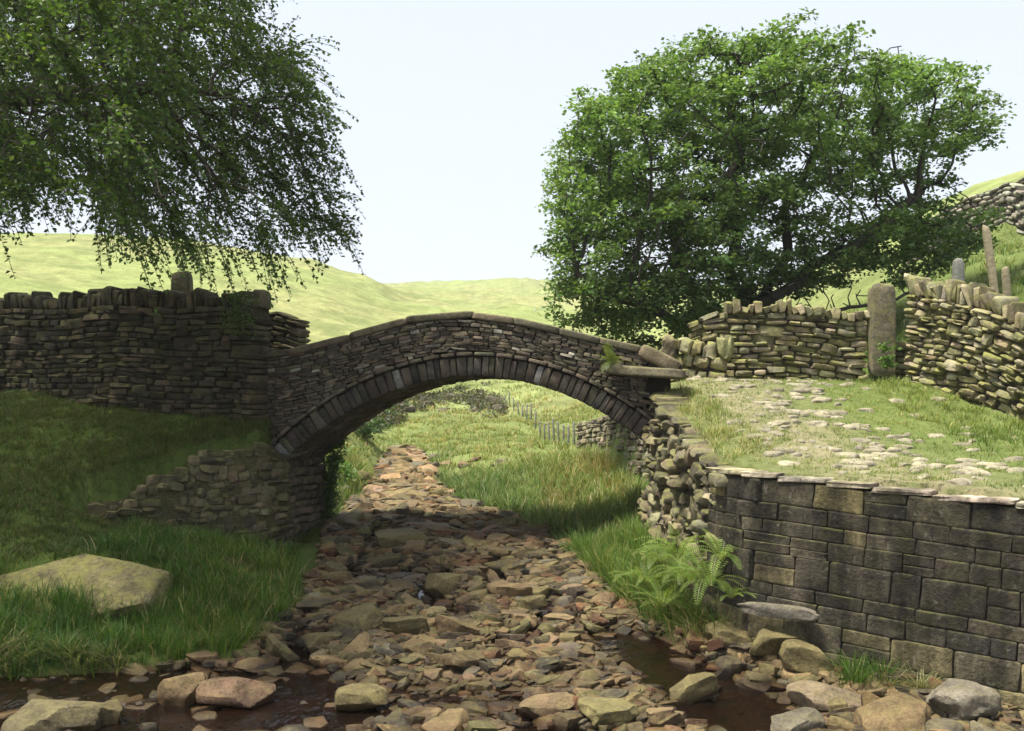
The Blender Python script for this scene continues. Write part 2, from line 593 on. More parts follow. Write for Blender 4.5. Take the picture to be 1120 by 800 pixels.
worn = np.maximum(worn, np.where(rfoot, .95, 0))
rbank = np.exp(-((Y_ - ruinY(X_) + .15) / .35) ** 2) * (X_ < -2.8) * (X_ > -5.6)
worn = np.maximum(worn, .08 * rbank)
dryw = np.clip(sstep(15, 24, Y_) * .55 + sstep(30, 60, Y_) * .45, 0, 1)
dryw = np.maximum(dryw, np.where(terr, .35, 0))
zone = np.stack([np.maximum(inst, np.where(rfoot, .75, 0)), worn, dryw], 1)
ground = mk('ground', np.stack([X_, Y_, gz], 1), quads, M_GROUND, tone=zone)
tag(ground, kind='structure')

# water: one sheet lying in the stream bed
wx = np.linspace(0, 1, 60)
wy = np.concatenate([np.arange(2.5, 14, .15), np.arange(14, 24.6, .4)])
WX = np.stack([streamL(y) - .5 + wx * (streamR(y) - streamL(y) + 1.0) for y in wy])
WX = np.where(wy[:, None] < 8.6, np.maximum(WX, -9), WX)
WYY = np.repeat(wy[:, None], 60, 1)
WZ = S(WYY) - 0.045
idx = np.arange(WX.size).reshape(WX.shape)
q = np.stack([idx[:-1, :-1], idx[:-1, 1:], idx[1:, 1:], idx[1:, :-1]], -1).reshape(-1, 4)
water = mk('water', np.stack([WX.ravel(), WYY.ravel(), WZ.ravel()], 1), q, M_WATER)
tag(water, kind='structure')

# ------------------------------------------------------------------ stones
def cube_grid(n, crisp=False):
    key, V, Q = {}, [], []
    g = np.linspace(-1, 1, n + 1)
    if crisp:      # grid lines crowd towards the edges, so blocks keep tight arrises
        g = np.sign(g) * np.abs(g) ** (.30 if n <= 4 else .5)

    def vid(p):
        k_ = tuple(np.round(p, 5))
        if k_ not in key:
            key[k_] = len(V)
            V.append(p)
        return key[k_]
    for ax in range(3):
        for sg in (-1, 1):
            u, v = (ax + 1) % 3, (ax + 2) % 3
            for i in range(n):
                for j in range(n):
                    q_ = []
                    for a, b in ((0, 0), (1, 0), (1, 1), (0, 1)):
                        p = np.zeros(3)
                        p[ax] = sg
                        p[u] = g[i + a]
                        p[v] = g[j + b]
                        q_.append(vid(p))
                    Q.append(q_ if sg > 0 else q_[::-1])
    return A_(V), A_(Q)


_CG = {}


def build_stones(C, AX, H, tone, expo=6.0, amp=.12, n=3, taper=.10, seed=0):
    """rounded blocks: centres (N,3), axes (N,3,3) rows = length, depth, up; half sizes (N,3)"""
    if (n, 1) not in _CG:
        _CG[(n, 1)] = cube_grid(n, True)
    cv, cq = _CG[(n, 1)]
    rg = np.random.default_rng(seed + 11)
    C = A_(C, float)
    N = len(C)
    d = (np.abs(cv) ** expo).sum(1) ** (1 / expo)
    p0 = cv / d[:, None]
    m = len(p0)
    P = np.repeat(p0[None], N, 0)
    k = rg.uniform(-taper, taper, (N, 4, 1))
    x, y, z = P[..., 0], P[..., 1], P[..., 2]
    P = np.stack([x * (1 + k[:, 0] * z), y, z * (1 + k[:, 1] * x + k[:, 2] * y)], -1)
    so = rg.uniform(0, 900, (N, 1, 3))
    q = (P * 1.6 + so).reshape(-1, 3)
    nz = np.stack([vnoise(q), vnoise(q + 31.7), vnoise(q + 77.1)], -1).reshape(N, m, 3)
    P = P + nz * amp
    if np.ndim(H) == 1:
        H = np.repeat(A_(H)[None], N, 0)
    L = P * A_(H)[:, None, :]
    V = np.einsum('nmi,nij->nmj', L, A_(AX)) + C[:, None, :]
    Q = (cq[None] + (np.arange(N) * m)[:, None, None]).reshape(-1, 4)
    T = np.repeat(A_(tone)[:, None, :], m, 1).reshape(-1, 3)
    return V.reshape(-1, 3), [Q], T


def palette(n, cols, jit=.25, rg=RNG, wts=None):
    cols = A_(cols, float)
    i = rg.choice(len(cols), n, p=wts)
    c = cols[i] * rg.uniform(1 - jit, 1 + jit, (n, 1)) * rg.uniform(.93, 1.07, (n, 3))
    return np.clip(c, 0.004, .8)


class Path:
    def __init__(self, pts):
        self.p = A_(pts, float)
        self.d = np.concatenate([[0], np.cumsum(np.linalg.norm(np.diff(self.p, axis=0), axis=1))])
        self.L = self.d[-1]

    def at(self, s):
        return np.stack([np.interp(s, self.d, self.p[:, 0]), np.interp(s, self.d, self.p[:, 1])], -1)

    def tan(self, s):
        s = np.clip(A_(s, dtype=float), .02, self.L - .02)
        a = self.at(s + .02)
        b = self.at(s - .02)
        t = a - b
        return t / np.linalg.norm(t, axis=-1, keepdims=True)


def wall_stones(path, ztop, zbase, thick, course, length, seed, cols, expo=5, amp=.12, n=3, jitter=.02, rot=.05, batter=0.0,
                side=1, gap=.0015, follow=True, wts=None, jit=.25, tall=0.0, wobble=.045):
    """front face lies on the path; side=+1: the body lies to the left of the direction of travel"""
    rg = np.random.default_rng(seed)
    C, AX, H = [], [], []
    smp = np.linspace(0, path.L, 40)
    zt_s = A_([ztop(s) for s in smp])
    zb_s = A_([zbase(s) for s in smp])
    top0 = zt_s.max()
    wob = rg.uniform(0, 900)
    h = 0.0
    depth_max = (zt_s - zb_s).max() + .15 if follow else (top0 - zb_s.min()) + .15
    while h < depth_max:
        ch = rg.uniform(*course)
        s = -rg.uniform(0, length[0])
        while s < path.L:
            ln = min(rg.uniform(*length) if rg.random() < .75 else rg.uniform(length[0], (length[0] + length[1]) / 2), path.L * 1.2)
            a, b = max(s, 0), min(s + ln, path.L)
            if path.L - b < length[0]:
                b = path.L
                s = path.L
            s += ln
            if b - a < length[0] * .45:
                continue
            m = (a + b) / 2
            top = np.interp(m, smp, zt_s)
            base = np.interp(m, smp, zb_s)
            z = (top if follow else top0) - h - ch / 2
            z += wobble * min(1, h / .12) * float(vnoise(A_([[m * 1.3, h * 1.2, wob]]))[0]) + rg.normal(0, .004)
            if z < base - .14 or (not follow and z + ch / 2 > top + .03):
                continue
            hh = ch
            zz = z
            if tall and rg.random() < tall:
                hh = ch * 1.9
                zz = z - ch * .45
            pos = path.at(m)
            t2 = path.tan(m)
            nrm = np.array([t2[1], -t2[0]]) * side      # outward (front)
            slope = (np.interp(min(m + .1, path.L), smp, zt_s) - np.interp(max(m - .1, 0), smp, zt_s)) / .2 if follow else 0
            slope = np.clip(slope, -.5, .5)
            t3 = np.array([t2[0], t2[1], slope])
            t3 /= np.linalg.norm(t3)
            up = np.array([0, 0, 1.]) - t3 * t3[2]
            up /= np.linalg.norm(up)
            r = rg.normal(0, rot)
            t3, up = t3 * math.cos(r) + up * math.sin(r), up * math.cos(r) - t3 * math.sin(r)
            dep = np.array([nrm[0], nrm[1], 0.])
            off = batter * (top - zz) + rg.normal(0, jitter)
            c = np.array([pos[0], pos[1], zz]) - dep * (thick / 2) + dep * off
            C.append(c)
            AX.append([t3, dep, up])
            H.append([(b - a) / 2 - gap, thick / 2, hh / 2 * rg.uniform(.88, 1.02) - gap])
        h += ch
    tone = palette(len(C), cols, jit, rg, wts)
    return build_stones(A_(C), A_(AX), A_(H), tone, expo, amp, n, seed=seed)


def coping_stones(path, ztop, thick, w, hgt, seed, cols, side=1, lean=.25, n=3, expo=4, amp=.14, s0=0, s1=None, jit=.25, over=.03):
    rg = np.random.default_rng(seed)
    C, AX, H = [], [], []
    s = s0
    s1 = path.L if s1 is None else s1
    drift = 0
    while s < s1:
        ww = rg.uniform(*w)
        hh = rg.uniform(*hgt)
        pos = path.at(s + ww / 2)
        t2 = path.tan(s + ww / 2)
        nrm = np.array([t2[1], -t2[0], 0]) * side
        drift = .7 * drift + rg.normal(0, lean * .6)
        r = lean * .3 + drift
        t3 = np.array([t2[0], t2[1], 0.])
        up = np.array([0, 0, 1.])
        t3, up = t3 * math.cos(r) + up * math.sin(r), up * math.cos(r) - t3 * math.sin(r)
        c = np.array([pos[0], pos[1], ztop(s + ww / 2) + hh / 2 - .02]) - nrm * (thick / 2 + rg.normal(0, .012))
        C.append(c)
        AX.append([t3, nrm, up])
        H.append([ww / 2 * .96, thick / 2 + over, hh / 2])
        s += ww
    return build_stones(A_(C), A_(AX), A_(H), palette(len(C), cols, jit, rg), expo, amp, n, seed=seed, taper=.2)


def strip_core(path, ztop, zbase, t0, t1, side=1, batter=0., n=40, s0=0, s1=None, down=.2, ctone=(.03, .025, .02)):
    """closed core body between depths t0 (front) and t1 (back) behind the path"""
    s1 = path.L if s1 is None else s1
    ss = np.linspace(s0, s1, n)
    P = path.at(ss)
    T = path.tan(ss)
    N = np.stack([T[:, 1], -T[:, 0]], 1) * side
    zt_ = A_([ztop(s) for s in ss])
    zb_ = A_([zbase(s) for s in ss]) - down
    rings = []
    for t, z in ((t0, zt_), (t0, zb_), (t1, zb_), (t1, zt_)):
        ofs = -t + batter * (zt_ - z) * (1 if t == t0 else 0)
        rings.append(np.stack([P[:, 0] + N[:, 0] * ofs, P[:, 1] + N[:, 1] * ofs, z], 1))
    V = np.stack(rings, 1).reshape(-1, 3)
    Q = []
    for i in range(n - 1):
        for k in range(4):
            a, b = i * 4 + k, i * 4 + (k + 1) % 4
            Q.append([a, b, b + 4, a + 4])
    Q += [[0, 3, 2, 1], [4 * n - 4, 4 * n - 3, 4 * n - 2, 4 * n - 1]]
    return V, [A_(Q)], np.tile(A_([ctone]), (len(V), 1))


def rockmesh(N, C, AX, H, tone, n=5, cuts=9, seed=0, amp=.06, depth=(.5, .85), slab=False):
    """angular facetted rocks"""
    if n not in _CG:
        _CG[n] = cube_grid(n)
    cv, cq = _CG[n]
    rg = np.random.default_rng(seed + 5)
    ex_ = 7.0 if slab else 3.0
    p0 = cv / (np.abs(cv) ** ex_).sum(1, keepdims=True) ** (1 / ex_)
    m = len(p0)
    P = np.repeat(p0[None], N, 0)
    for c in range(cuts):
        d = rg.normal(size=(N, 1, 3))
        if slab and c % 3:
            d[..., 2] *= .25
        d /= np.linalg.norm(d, axis=-1, keepdims=True)
        lim = rg.uniform(*depth, (N, 1))
        ex = np.maximum(0, (P * d).sum(-1) - lim)
        P = P - d * ex[..., None]
    so = rg.uniform(0, 900, (N, 1, 3))
    q = (P * 2.0 + so).reshape(-1, 3)
    nz = np.stack([vnoise(q), vnoise(q + 31.7), vnoise(q + 77.1)], -1).reshape(N, m, 3)
    q = (P * 5.5 + so).reshape(-1, 3)
    nz = nz + .4 * np.stack([vnoise(q), vnoise(q + 31.7), vnoise(q + 77.1)], -1).reshape(N, m, 3)
    P = P + nz * amp
    V = np.einsum('nmi,nij->nmj', P * A_(H)[:, None, :] * 1.15, A_(AX)) + A_(C)[:, None, :]
    Q = (cq[None] + (np.arange(N) * m)[:, None, None]).reshape(-1, 4)
    T = np.repeat(A_(tone)[:, None, :], m, 1).reshape(-1, 3)
    return V.reshape(-1, 3), [Q], T


def sharp(o, a=32):
    o.data.set_sharp_from_angle(angle=math.radians(a))
    return o


def rotz(a, tilt=0., roll=0.):
    M = Matrix.Rotation(a, 3, 'Z') @ Matrix.Rotation(tilt, 3, 'Y') @ Matrix.Rotation(roll, 3, 'X')
    return A_(M).T       # rows = local axes in world


# ------------------------------------------------------------------ bridge
BA = math.radians(8.5)
BU = np.array([math.cos(BA), -math.sin(BA)])
BN = np.array([math.sin(BA), math.cos(BA)])       # into the depth of the bridge
BC = W(510, 440, 13.75)[:2]
BW = 1.9


def b_uz(px, y):
    rx = (px - 560) / F
    Y = (BC @ BN) / (rx * BN[0] + BN[1])
    return (np.array([rx * Y, Y]) - BC) @ BU, -(y - HZ) / F * Y


def b_pt(u, v, z):
    p = BC + BU * u + BN * v
    return np.array([p[0], p[1], z])


def prof(pts, deg=None):
    a = A_([b_uz(*p) for p in pts])
    if deg:
        c = np.polyfit(a[:, 0], a[:, 1], deg)
        return lambda u: np.polyval(c, u), a
    return lambda u: np.interp(u, a[:, 0], a[:, 1]), a


cop_f, cop_a = prof([(225, 393), (275, 386), (300, 383), (330, 378), (365, 369), (400, 359), (430, 351), (460, 345.5), (490, 342), (515, 341.5),
                     (540, 344), (570, 349), (620, 360.5), (660, 369.5), (700, 378), (735, 386)], 6)
int_f, int_a = prof([(302, 514), (318, 495), (345, 474), (371.6, 457.4), (407, 437.5), (430, 428), (452, 421), (480, 414.5), (510, 411.5), (540, 412.5),
                     (572, 417), (617, 431.6), (640, 442), (662, 455), (690, 473), (712, 490)], 4)
u0, u1 = int_a[0, 0], int_a[-1, 0]
uL, uR = b_uz(232, 440)[0], b_uz(742, 440)[0]
us = np.linspace(u0 - .06, u1 + .25, 400)
zs = int_f(us)
ds = np.concatenate([[0], np.cumsum(np.hypot(np.diff(us), np.diff(zs)))])
LA = ds[-1]
RING = .270


def arc(s):
    u = np.interp(s, ds, us)
    z = np.interp(s, ds, zs)
    e = .03
    du = np.interp(s + e, ds, us) - np.interp(s - e, ds, us)
    dz = np.interp(s + e, ds, zs) - np.interp(s - e, ds, zs)
    if s + e > LA or s - e < 0:
        du, dz = us[-1] - us[-3], zs[-1] - zs[-3]
        if s < 1:
            du, dz = us[2] - us[0], zs[2] - zs[0]
    L = math.hypot(du, dz)
    return u, z, du / L, dz / L


bridge = thing('stone_bridge', 'old humped stone arch bridge crossing the rocky stream', 'bridge', (float(BC[0]), float(BC[1]), float(S(13.9))))
Bu3 = np.array([BU[0], BU[1], 0])
Bn3 = np.array([BN[0], BN[1], 0])
Z3 = np.array([0, 0, 1.])
rg = np.random.default_rng(21)
# voussoirs (front and back) and soffit blocks
C, AX, H = [], [], []
C2, AX2, H2 = [], [], []
ext = []
s = 0.0
while s < LA:
    ww = rg.uniform(.065, .155)
    u, z, tu, tz = arc(min(s + ww / 2, LA))
    t3 = Bu3 * tu + Z3 * tz
    n3 = -Bu3 * tz + Z3 * tu
    rr = RING * rg.uniform(.93, 1.05)
    for v in (.20 + rg.normal(0, .008), BW - .20):
        C.append(b_pt(u, v, z) + n3 * rr / 2)
        AX.append([t3, Bn3, n3])
        H.append([ww / 2 - .001, .21 + rg.normal(0, .006), rr / 2])
    v = .43
    while v < BW - .43:
        lv = min(rg.uniform(.25, .5), BW - .42 - v)
        C2.append(b_pt(u, v + lv / 2, z) + n3 * (RING / 2 + rg.normal(0.01, .012)))
        AX2.append([t3, Bn3, n3])
        H2.append([ww / 2 - .001, lv / 2 - .001, RING / 2])
        v += lv
    ext.append((u - tz * RING, z + tu * RING))
    s += ww
ext = A_(ext)
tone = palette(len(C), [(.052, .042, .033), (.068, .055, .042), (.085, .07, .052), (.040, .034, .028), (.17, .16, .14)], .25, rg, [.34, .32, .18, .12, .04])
v1 = build_stones(A_(C), A_(AX), A_(H), tone, 10, .06, 4, .06, 3)
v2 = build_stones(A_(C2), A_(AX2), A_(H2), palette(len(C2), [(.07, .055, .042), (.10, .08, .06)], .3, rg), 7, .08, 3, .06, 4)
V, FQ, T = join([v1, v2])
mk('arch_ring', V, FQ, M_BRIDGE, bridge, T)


def ext_f(u): return np.interp(u, ext[:, 0], ext[:, 1], left=-9, right=-9)


# hood course above the ring
C, AX, H = [], [], []
s = LA * .02
while s < LA * .985:
    ww = rg.uniform(.16, .30)
    u, z, tu, tz = arc(min(s + ww / 2, LA))
    t3 = Bu3 * tu + Z3 * tz
    n3 = -Bu3 * tz + Z3 * tu
    C.append(b_pt(u, .12, z) + n3 * (RING + .035))
    AX.append([t3, Bn3, n3])
    H.append([ww / 2, .165 + rg.normal(0, .006), .024])
    s += ww
V, FQ, T = build_stones(A_(C), A_(AX), A_(H), palette(len(C), [(.13, .105, .075), (.10, .085, .06)], .2, rg), 8, .04, 4, .03, 6)
mk('hood_course', V, FQ, M_BRIDGE, bridge, T)

# spandrel and parapet stones in courses that follow the hump
COPT = .105
for face, vv in ((0, .11), (1, BW - .11)):
    C, AX, H = [], [], []
    h = COPT
    while h < 3.4:
        ch = rg.uniform(.028, .060)
        wb = rg.uniform(0, 99)
        u = uL - rg.uniform(0, .2)
        while u < uR:
            ln = rg.uniform(.06, .25)
            um = u + ln / 2
            z = cop_f(um) - h - ch / 2 + .022 * float(vnoise(A_([[um * 1.7, h * 2, 5.]]))[0]) * min(1, (h - COPT) / .1)
            lo = ext_f(um) + .040 + ch * .5
            inside = u0 - .02 < um < u1 + .3
            keep = (z > lo) if (inside and um > ext[0, 0] and um < ext[-1, 0]) else z > S(13.9) - .1
            if um > u1 - .05 and z < W(0, 408, 13.3)[2]:
                keep = False           # open hollow under the big slab
            if inside and um <= ext[0, 0] + .05 and z < int_f(um) + RING:
                keep = keep and um < u0 - .2
            if keep:
                sl = (cop_f(um + .05) - cop_f(um - .05)) / .1
                t3 = Bu3 + Z3 * (sl + rg.normal(0, .03))
                t3 /= np.linalg.norm(t3)
                up = np.cross(t3, Bn3) * -1
                up = up if up[2] > 0 else -up
                dbl = 1.9 if rg.random() < .05 else 1
                C.append(b_pt(um, vv + rg.normal(0, .008), z))
                AX.append([t3, Bn3, up])
                H.append([ln / 2 - .0005, .13, dbl * ch / 2 * rg.uniform(.95, 1.08)])
            u += ln
        h += ch
    tone = palette(len(C), [(.080, .062, .044), (.110, .088, .063), (.058, .048, .037), (.145, .118, .085), (.28, .25, .20)], .25, rg, [.3, .3, .22, .14, .04])
    V, FQ, T = build_stones(A_(C), A_(AX), A_(H), tone, 8, .10, 3, .07, 8 + face)
    mk('spandrel_wall', V, FQ, M_BRIDGE, bridge, T)


def uz_body(ulist, zb, zt_, va, vb):
    n = len(ulist)
    V = []
    for u, b, t in zip(ulist, zb, zt_):
        V += [b_pt(u, va, t), b_pt(u, va, b), b_pt(u, vb, b), b_pt(u, vb, t)]
    Q = []
    for i in range(n - 1):
        for k in range(4):
            a, b = i * 4 + k, i * 4 + (k + 1) % 4
            Q.append([a, b, b + 4, a + 4])
    Q += [[0, 3, 2, 1], [4 * n - 4, 4 * n - 3, 4 * n - 2, 4 * n - 1]]
    return A_(V), [A_(Q)], np.tile(A_([[.03, .025, .02]]), (len(V), 1))


ul = np.linspace(uL, u1 + .12, 90)
zb = np.where(ul < u0 - .1, S(13.9) - .3, int_f(np.clip(ul, u0, u1)) + .09)
body = uz_body(ul, zb, cop_f(ul) - .62, .06, BW - .06)
p1 = uz_body(np.linspace(uL, uR - .1, 60), cop_f(np.linspace(uL, uR - .1, 60)) - .66, cop_f(np.linspace(uL, uR - .1, 60)) - .05, .05, .22)
p2 = uz_body(np.linspace(uL, uR - .1, 60), cop_f(np.linspace(uL, uR - .1, 60)) - .66, cop_f(np.linspace(uL, uR - .1, 60)) - .05, BW - .22, BW - .05)
V, FQ, T = join([body, p1, p2])
mk('deck_core', V, FQ, M_CORE, bridge, T, smooth=False)

# coping: long rounded stones
for vv in (.12, BW - .12):
    C, AX, H = [], [], []
    u = uL
    while u < uR - (.55 if vv < 1 else .9):
        ln = rg.uniform(.5, .95)
        um = u + ln / 2
        sl = (cop_f(um + .1) - cop_f(um - .1)) / .2
        t3 = Bu3 + Z3 * sl
        t3 /= np.linalg.norm(t3)
        up = np.cross(Bn3, t3)
        up = up if up[2] > 0 else -up
        C.append(b_pt(um, vv, cop_f(um) - COPT / 2 + rg.normal(0, .0015)))
        AX.append([t3, Bn3, up])
        H.append([ln / 2 * math.hypot(1, sl) + .012, .165, COPT / 2])
        u += ln
    # end stone turning down to the slab
    pa, pb = A_(b_uz(703, 384)), A_(b_uz(739, 402))
    t3 = Bu3 * (pb - pa)[0] + Z3 * (pb - pa)[1]
    ll = np.linalg.norm(t3)
    t3 /= ll
    up = np.cross(Bn3, t3)
    up = up if up[2] > 0 else -up
    if vv < 1:
      C.append(b_pt((pa + pb)[0] / 2, .05, (pa + pb)[1] / 2))
      AX.append([t3, Bn3, up])
      H.append([ll / 2 + .04, .20, .10])
    tone = palette(len(C), [(.13, .11, .065), (.155, .135, .08), (.10, .085, .055)], .15, rg)
    V, FQ, T = build_stones(A_(C), A_(AX), A_(H), tone, 6, .045, 7, .02, 12)
    mk('coping', V, FQ, M_BRIDGE, bridge, T)
# projecting slab
pa, pb = A_(b_uz(666, 402)), A_(b_uz(749, 413))
V, FQ, T = build_stones([b_pt((pa + pb)[0] / 2, .05, (pa + pb)[1] / 2)], [[Bu3 * math.cos(.07) - Z3 * math.sin(.07), Bn3, Z3 * math.cos(.07) + Bu3 * math.sin(.07)]],
                        [[(pb - pa)[0] / 2, .33, .066]], [(.13, .112, .07)], 7, .09, 7, .05, 15)
mk('projecting_slab', V, FQ, M_BRIDGE, bridge, T)

# abutments under the springings
pL = b_uz(302, 514)
parts = []
# left pier: front strip and inner face
pp = Path([b_pt(uL, .02, 0)[:2], b_pt(u0 + .10, .02, 0)[:2]])
zsp = pL[1] + .05
parts.append(wall_stones(pp, lambda s: zsp - .03, lambda s: float(S(13.9)) - .2, .3, (.07, .14), (.12, .34), 31, [(.13, .105, .07), (.10, .08, .055), (.16, .14, .085), (.2, .17, .12)], 5, .13, 4, .02, .05, side=1))
pp2 = Path([b_pt(u0 + .10, .0, 0)[:2], b_pt(u0 + .10, BW, 0)[:2]])
parts.append(wall_stones(pp2, lambda s: zsp + .05, lambda s: float(S(13.9)) - .2, .3, (.08, .15), (.15, .4), 32, [(.11, .085, .06), (.085, .068, .05), (.15, .12, .08)], 5, .13, 4, .02, .04, side=1))
parts.append(uz_body([uL, u0 + .02], [S(13.9) - .3] * 2, [zsp + .1] * 2, .1, BW - .1))
V, FQ, T = join(parts)
mk('abutment', V, FQ, M_BRIDGE, bridge, T)
parts = []
pR = b_uz(712, 490)
pp3 = Path([b_pt(u1 - .02, BW, 0)[:2], b_pt(u1 - .02, 0.0, 0)[:2]])
parts.append(wall_stones(pp3, lambda s: pR[1] + .1, lambda s: float(S(13.9)) - .2, .3, (.08, .15), (.15, .4), 33, [(.11, .085, .06), (.085, .068, .05)], 5, .13, 3, .02, .04, side=1))
parts.append(uz_body([u1 + .06, u1 + .4], [S(13.9) - .3] * 2, [pR[1] + .05] * 2, .1, BW - .1))
V, FQ, T = join(parts)
mk('abutment', V, FQ, M_BRIDGE, bridge, T)

# ------------------------------------------------------------------ dry stone walls
DARKPAL = [(.056, .043, .026), (.042, .033, .022), (.074, .058, .036), (.030, .025, .018)]  # sooty gritstone, darkened further: the tree's shade is put into the colour
OLIVEPAL = [(.205, .178, .10), (.165, .143, .08), (.25, .215, .135), (.12, .105, .065), (.28, .245, .165)]


def dry_wall(name, label, path, ztop, zbase, thick, course, length, seed, pal, mat, cop=None, side=1, core_in=.07, cat='wall', ctone=(.03, .025, .02), **kw):
    pm = path.at(path.L / 2)
    t = thing(name, label, cat, (float(pm[0]), float(pm[1]), float(zbase(path.L / 2))))
    st = wall_stones(path, ztop, zbase, thick, course, length, seed, pal, side=side, **kw)
    co = strip_core(path, lambda s: ztop(s) - .03, zbase, core_in, thick - .05, side=side, batter=kw.get('batter', 0), s0=.07, s1=path.L - .07, ctone=ctone)
    V, FQ, T = join([st, co])
    mk('masonry', V, FQ, mat, t, T)
    if cop:
        V, FQ, T = coping_stones(path, ztop, thick, seed=seed + 1, side=side, **cop)
        mk('coping', V, FQ, mat, t, T)
    return t


# big shaded wall on the left bank
wl = Path([W(-330, 440, 17.2)[:2], W(-120, 440, 16.2)[:2], W(0, 440, 15.4)[:2], W(120, 440, 14.4)[:2], W(276, 440, 13.75)[:2]])
rowtop = lambda s: np.interp(s, [0, wl.d[1], wl.d[2], wl.d[3], wl.L], [350, 342, 339, 335, 336])
pxs = lambda s: wl.at(s)


def wl_top(s):
    p = wl.at(s)
    return -(rowtop(s) - HZ) / F * p[1] + .02 * math.sin(s * 3.1)


def wl_base(s):
    p = wl.at(s)
    return zt1(p[0], p[1] - .1) - .1


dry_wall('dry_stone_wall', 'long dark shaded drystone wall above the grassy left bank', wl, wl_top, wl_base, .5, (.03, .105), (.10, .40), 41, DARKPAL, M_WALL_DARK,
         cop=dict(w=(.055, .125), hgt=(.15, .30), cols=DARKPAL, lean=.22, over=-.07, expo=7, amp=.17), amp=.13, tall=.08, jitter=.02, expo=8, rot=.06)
# taller end pillar of stones and ivy is formed by the quoins at the wall's end
# short wall end behind it, on the far side of the path
ws = Path([W(255, 440, 15.7)[:2], W(327, 440, 15.5)[:2]])
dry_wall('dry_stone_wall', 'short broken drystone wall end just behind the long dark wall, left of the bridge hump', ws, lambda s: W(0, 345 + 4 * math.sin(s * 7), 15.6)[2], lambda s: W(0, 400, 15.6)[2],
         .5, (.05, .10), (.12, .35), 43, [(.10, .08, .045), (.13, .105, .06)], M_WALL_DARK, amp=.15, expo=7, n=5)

# ruined wing wall below the left bank
wr = Path([(x - .0, y) for x, y in zip(RUX[1:], RUY[1:])])


def wr_top(s):
    q = wr.at(s)
    px = 560 + q[0] / q[1] * F
    row = np.interp(px, [85, 150, 200, 230, 285, 320], [560, 535, 508, 492, 488, 500])
    return -(row - HZ) / F * wr.at(s)[1] + .03 * math.sin(s * 9)


dry_wall('dry_stone_wall', 'crumbling mossy rubble wall under the left bank, reaching the arch foot', wr, wr_top, lambda s: zt1(wr.at(s)[0] + .02, wr.at(s)[1] - .25) - .12,
         .38, (.05, .13), (.09, .32), 45, [(.115, .098, .054), (.09, .077, .043), (.145, .124, .072), (.063, .054, .033), (.10, .08, .048)], M_RUBBLE, amp=.24, expo=5, n=4,
         jitter=.03, rot=.09, batter=.05, tall=.15, gap=-.012, follow=False, wobble=.06, ctone=(.06, .055, .025), core_in=.03)

# rubble revetment from the bridge to the ashlar wall
wq = Path([(1.80, 13.32), (1.86, 12.6), (1.93, 11.4), (1.98, 10.5), (2.06, 9.75)])


def wq_top(s):
    y = wq.at(s)[1]
    return float(np.interp(y, [9.7, 10.1, 11, 12, 12.7, 13.4], [-.70, -.66, -.46, -.18, .02, .20])) - .02


dry_wall('retaining_wall', 'rough rubble bank wall running from the right bridge foot to the squared wall', wq, wq_top, lambda s: zt1(wq.at(s)[0] - .25, wq.at(s)[1]) - .15,
         .42, (.07, .15), (.12, .32), 47, [(.125, .105, .06), (.09, .076, .047), (.16, .138, .08), (.06, .052, .036), (.20, .175, .11)], M_RUBBLE, side=1, amp=.24, expo=4.2, n=4,
         jitter=.06, rot=.14, batter=.06, tall=.14, gap=-.004, wobble=.09)

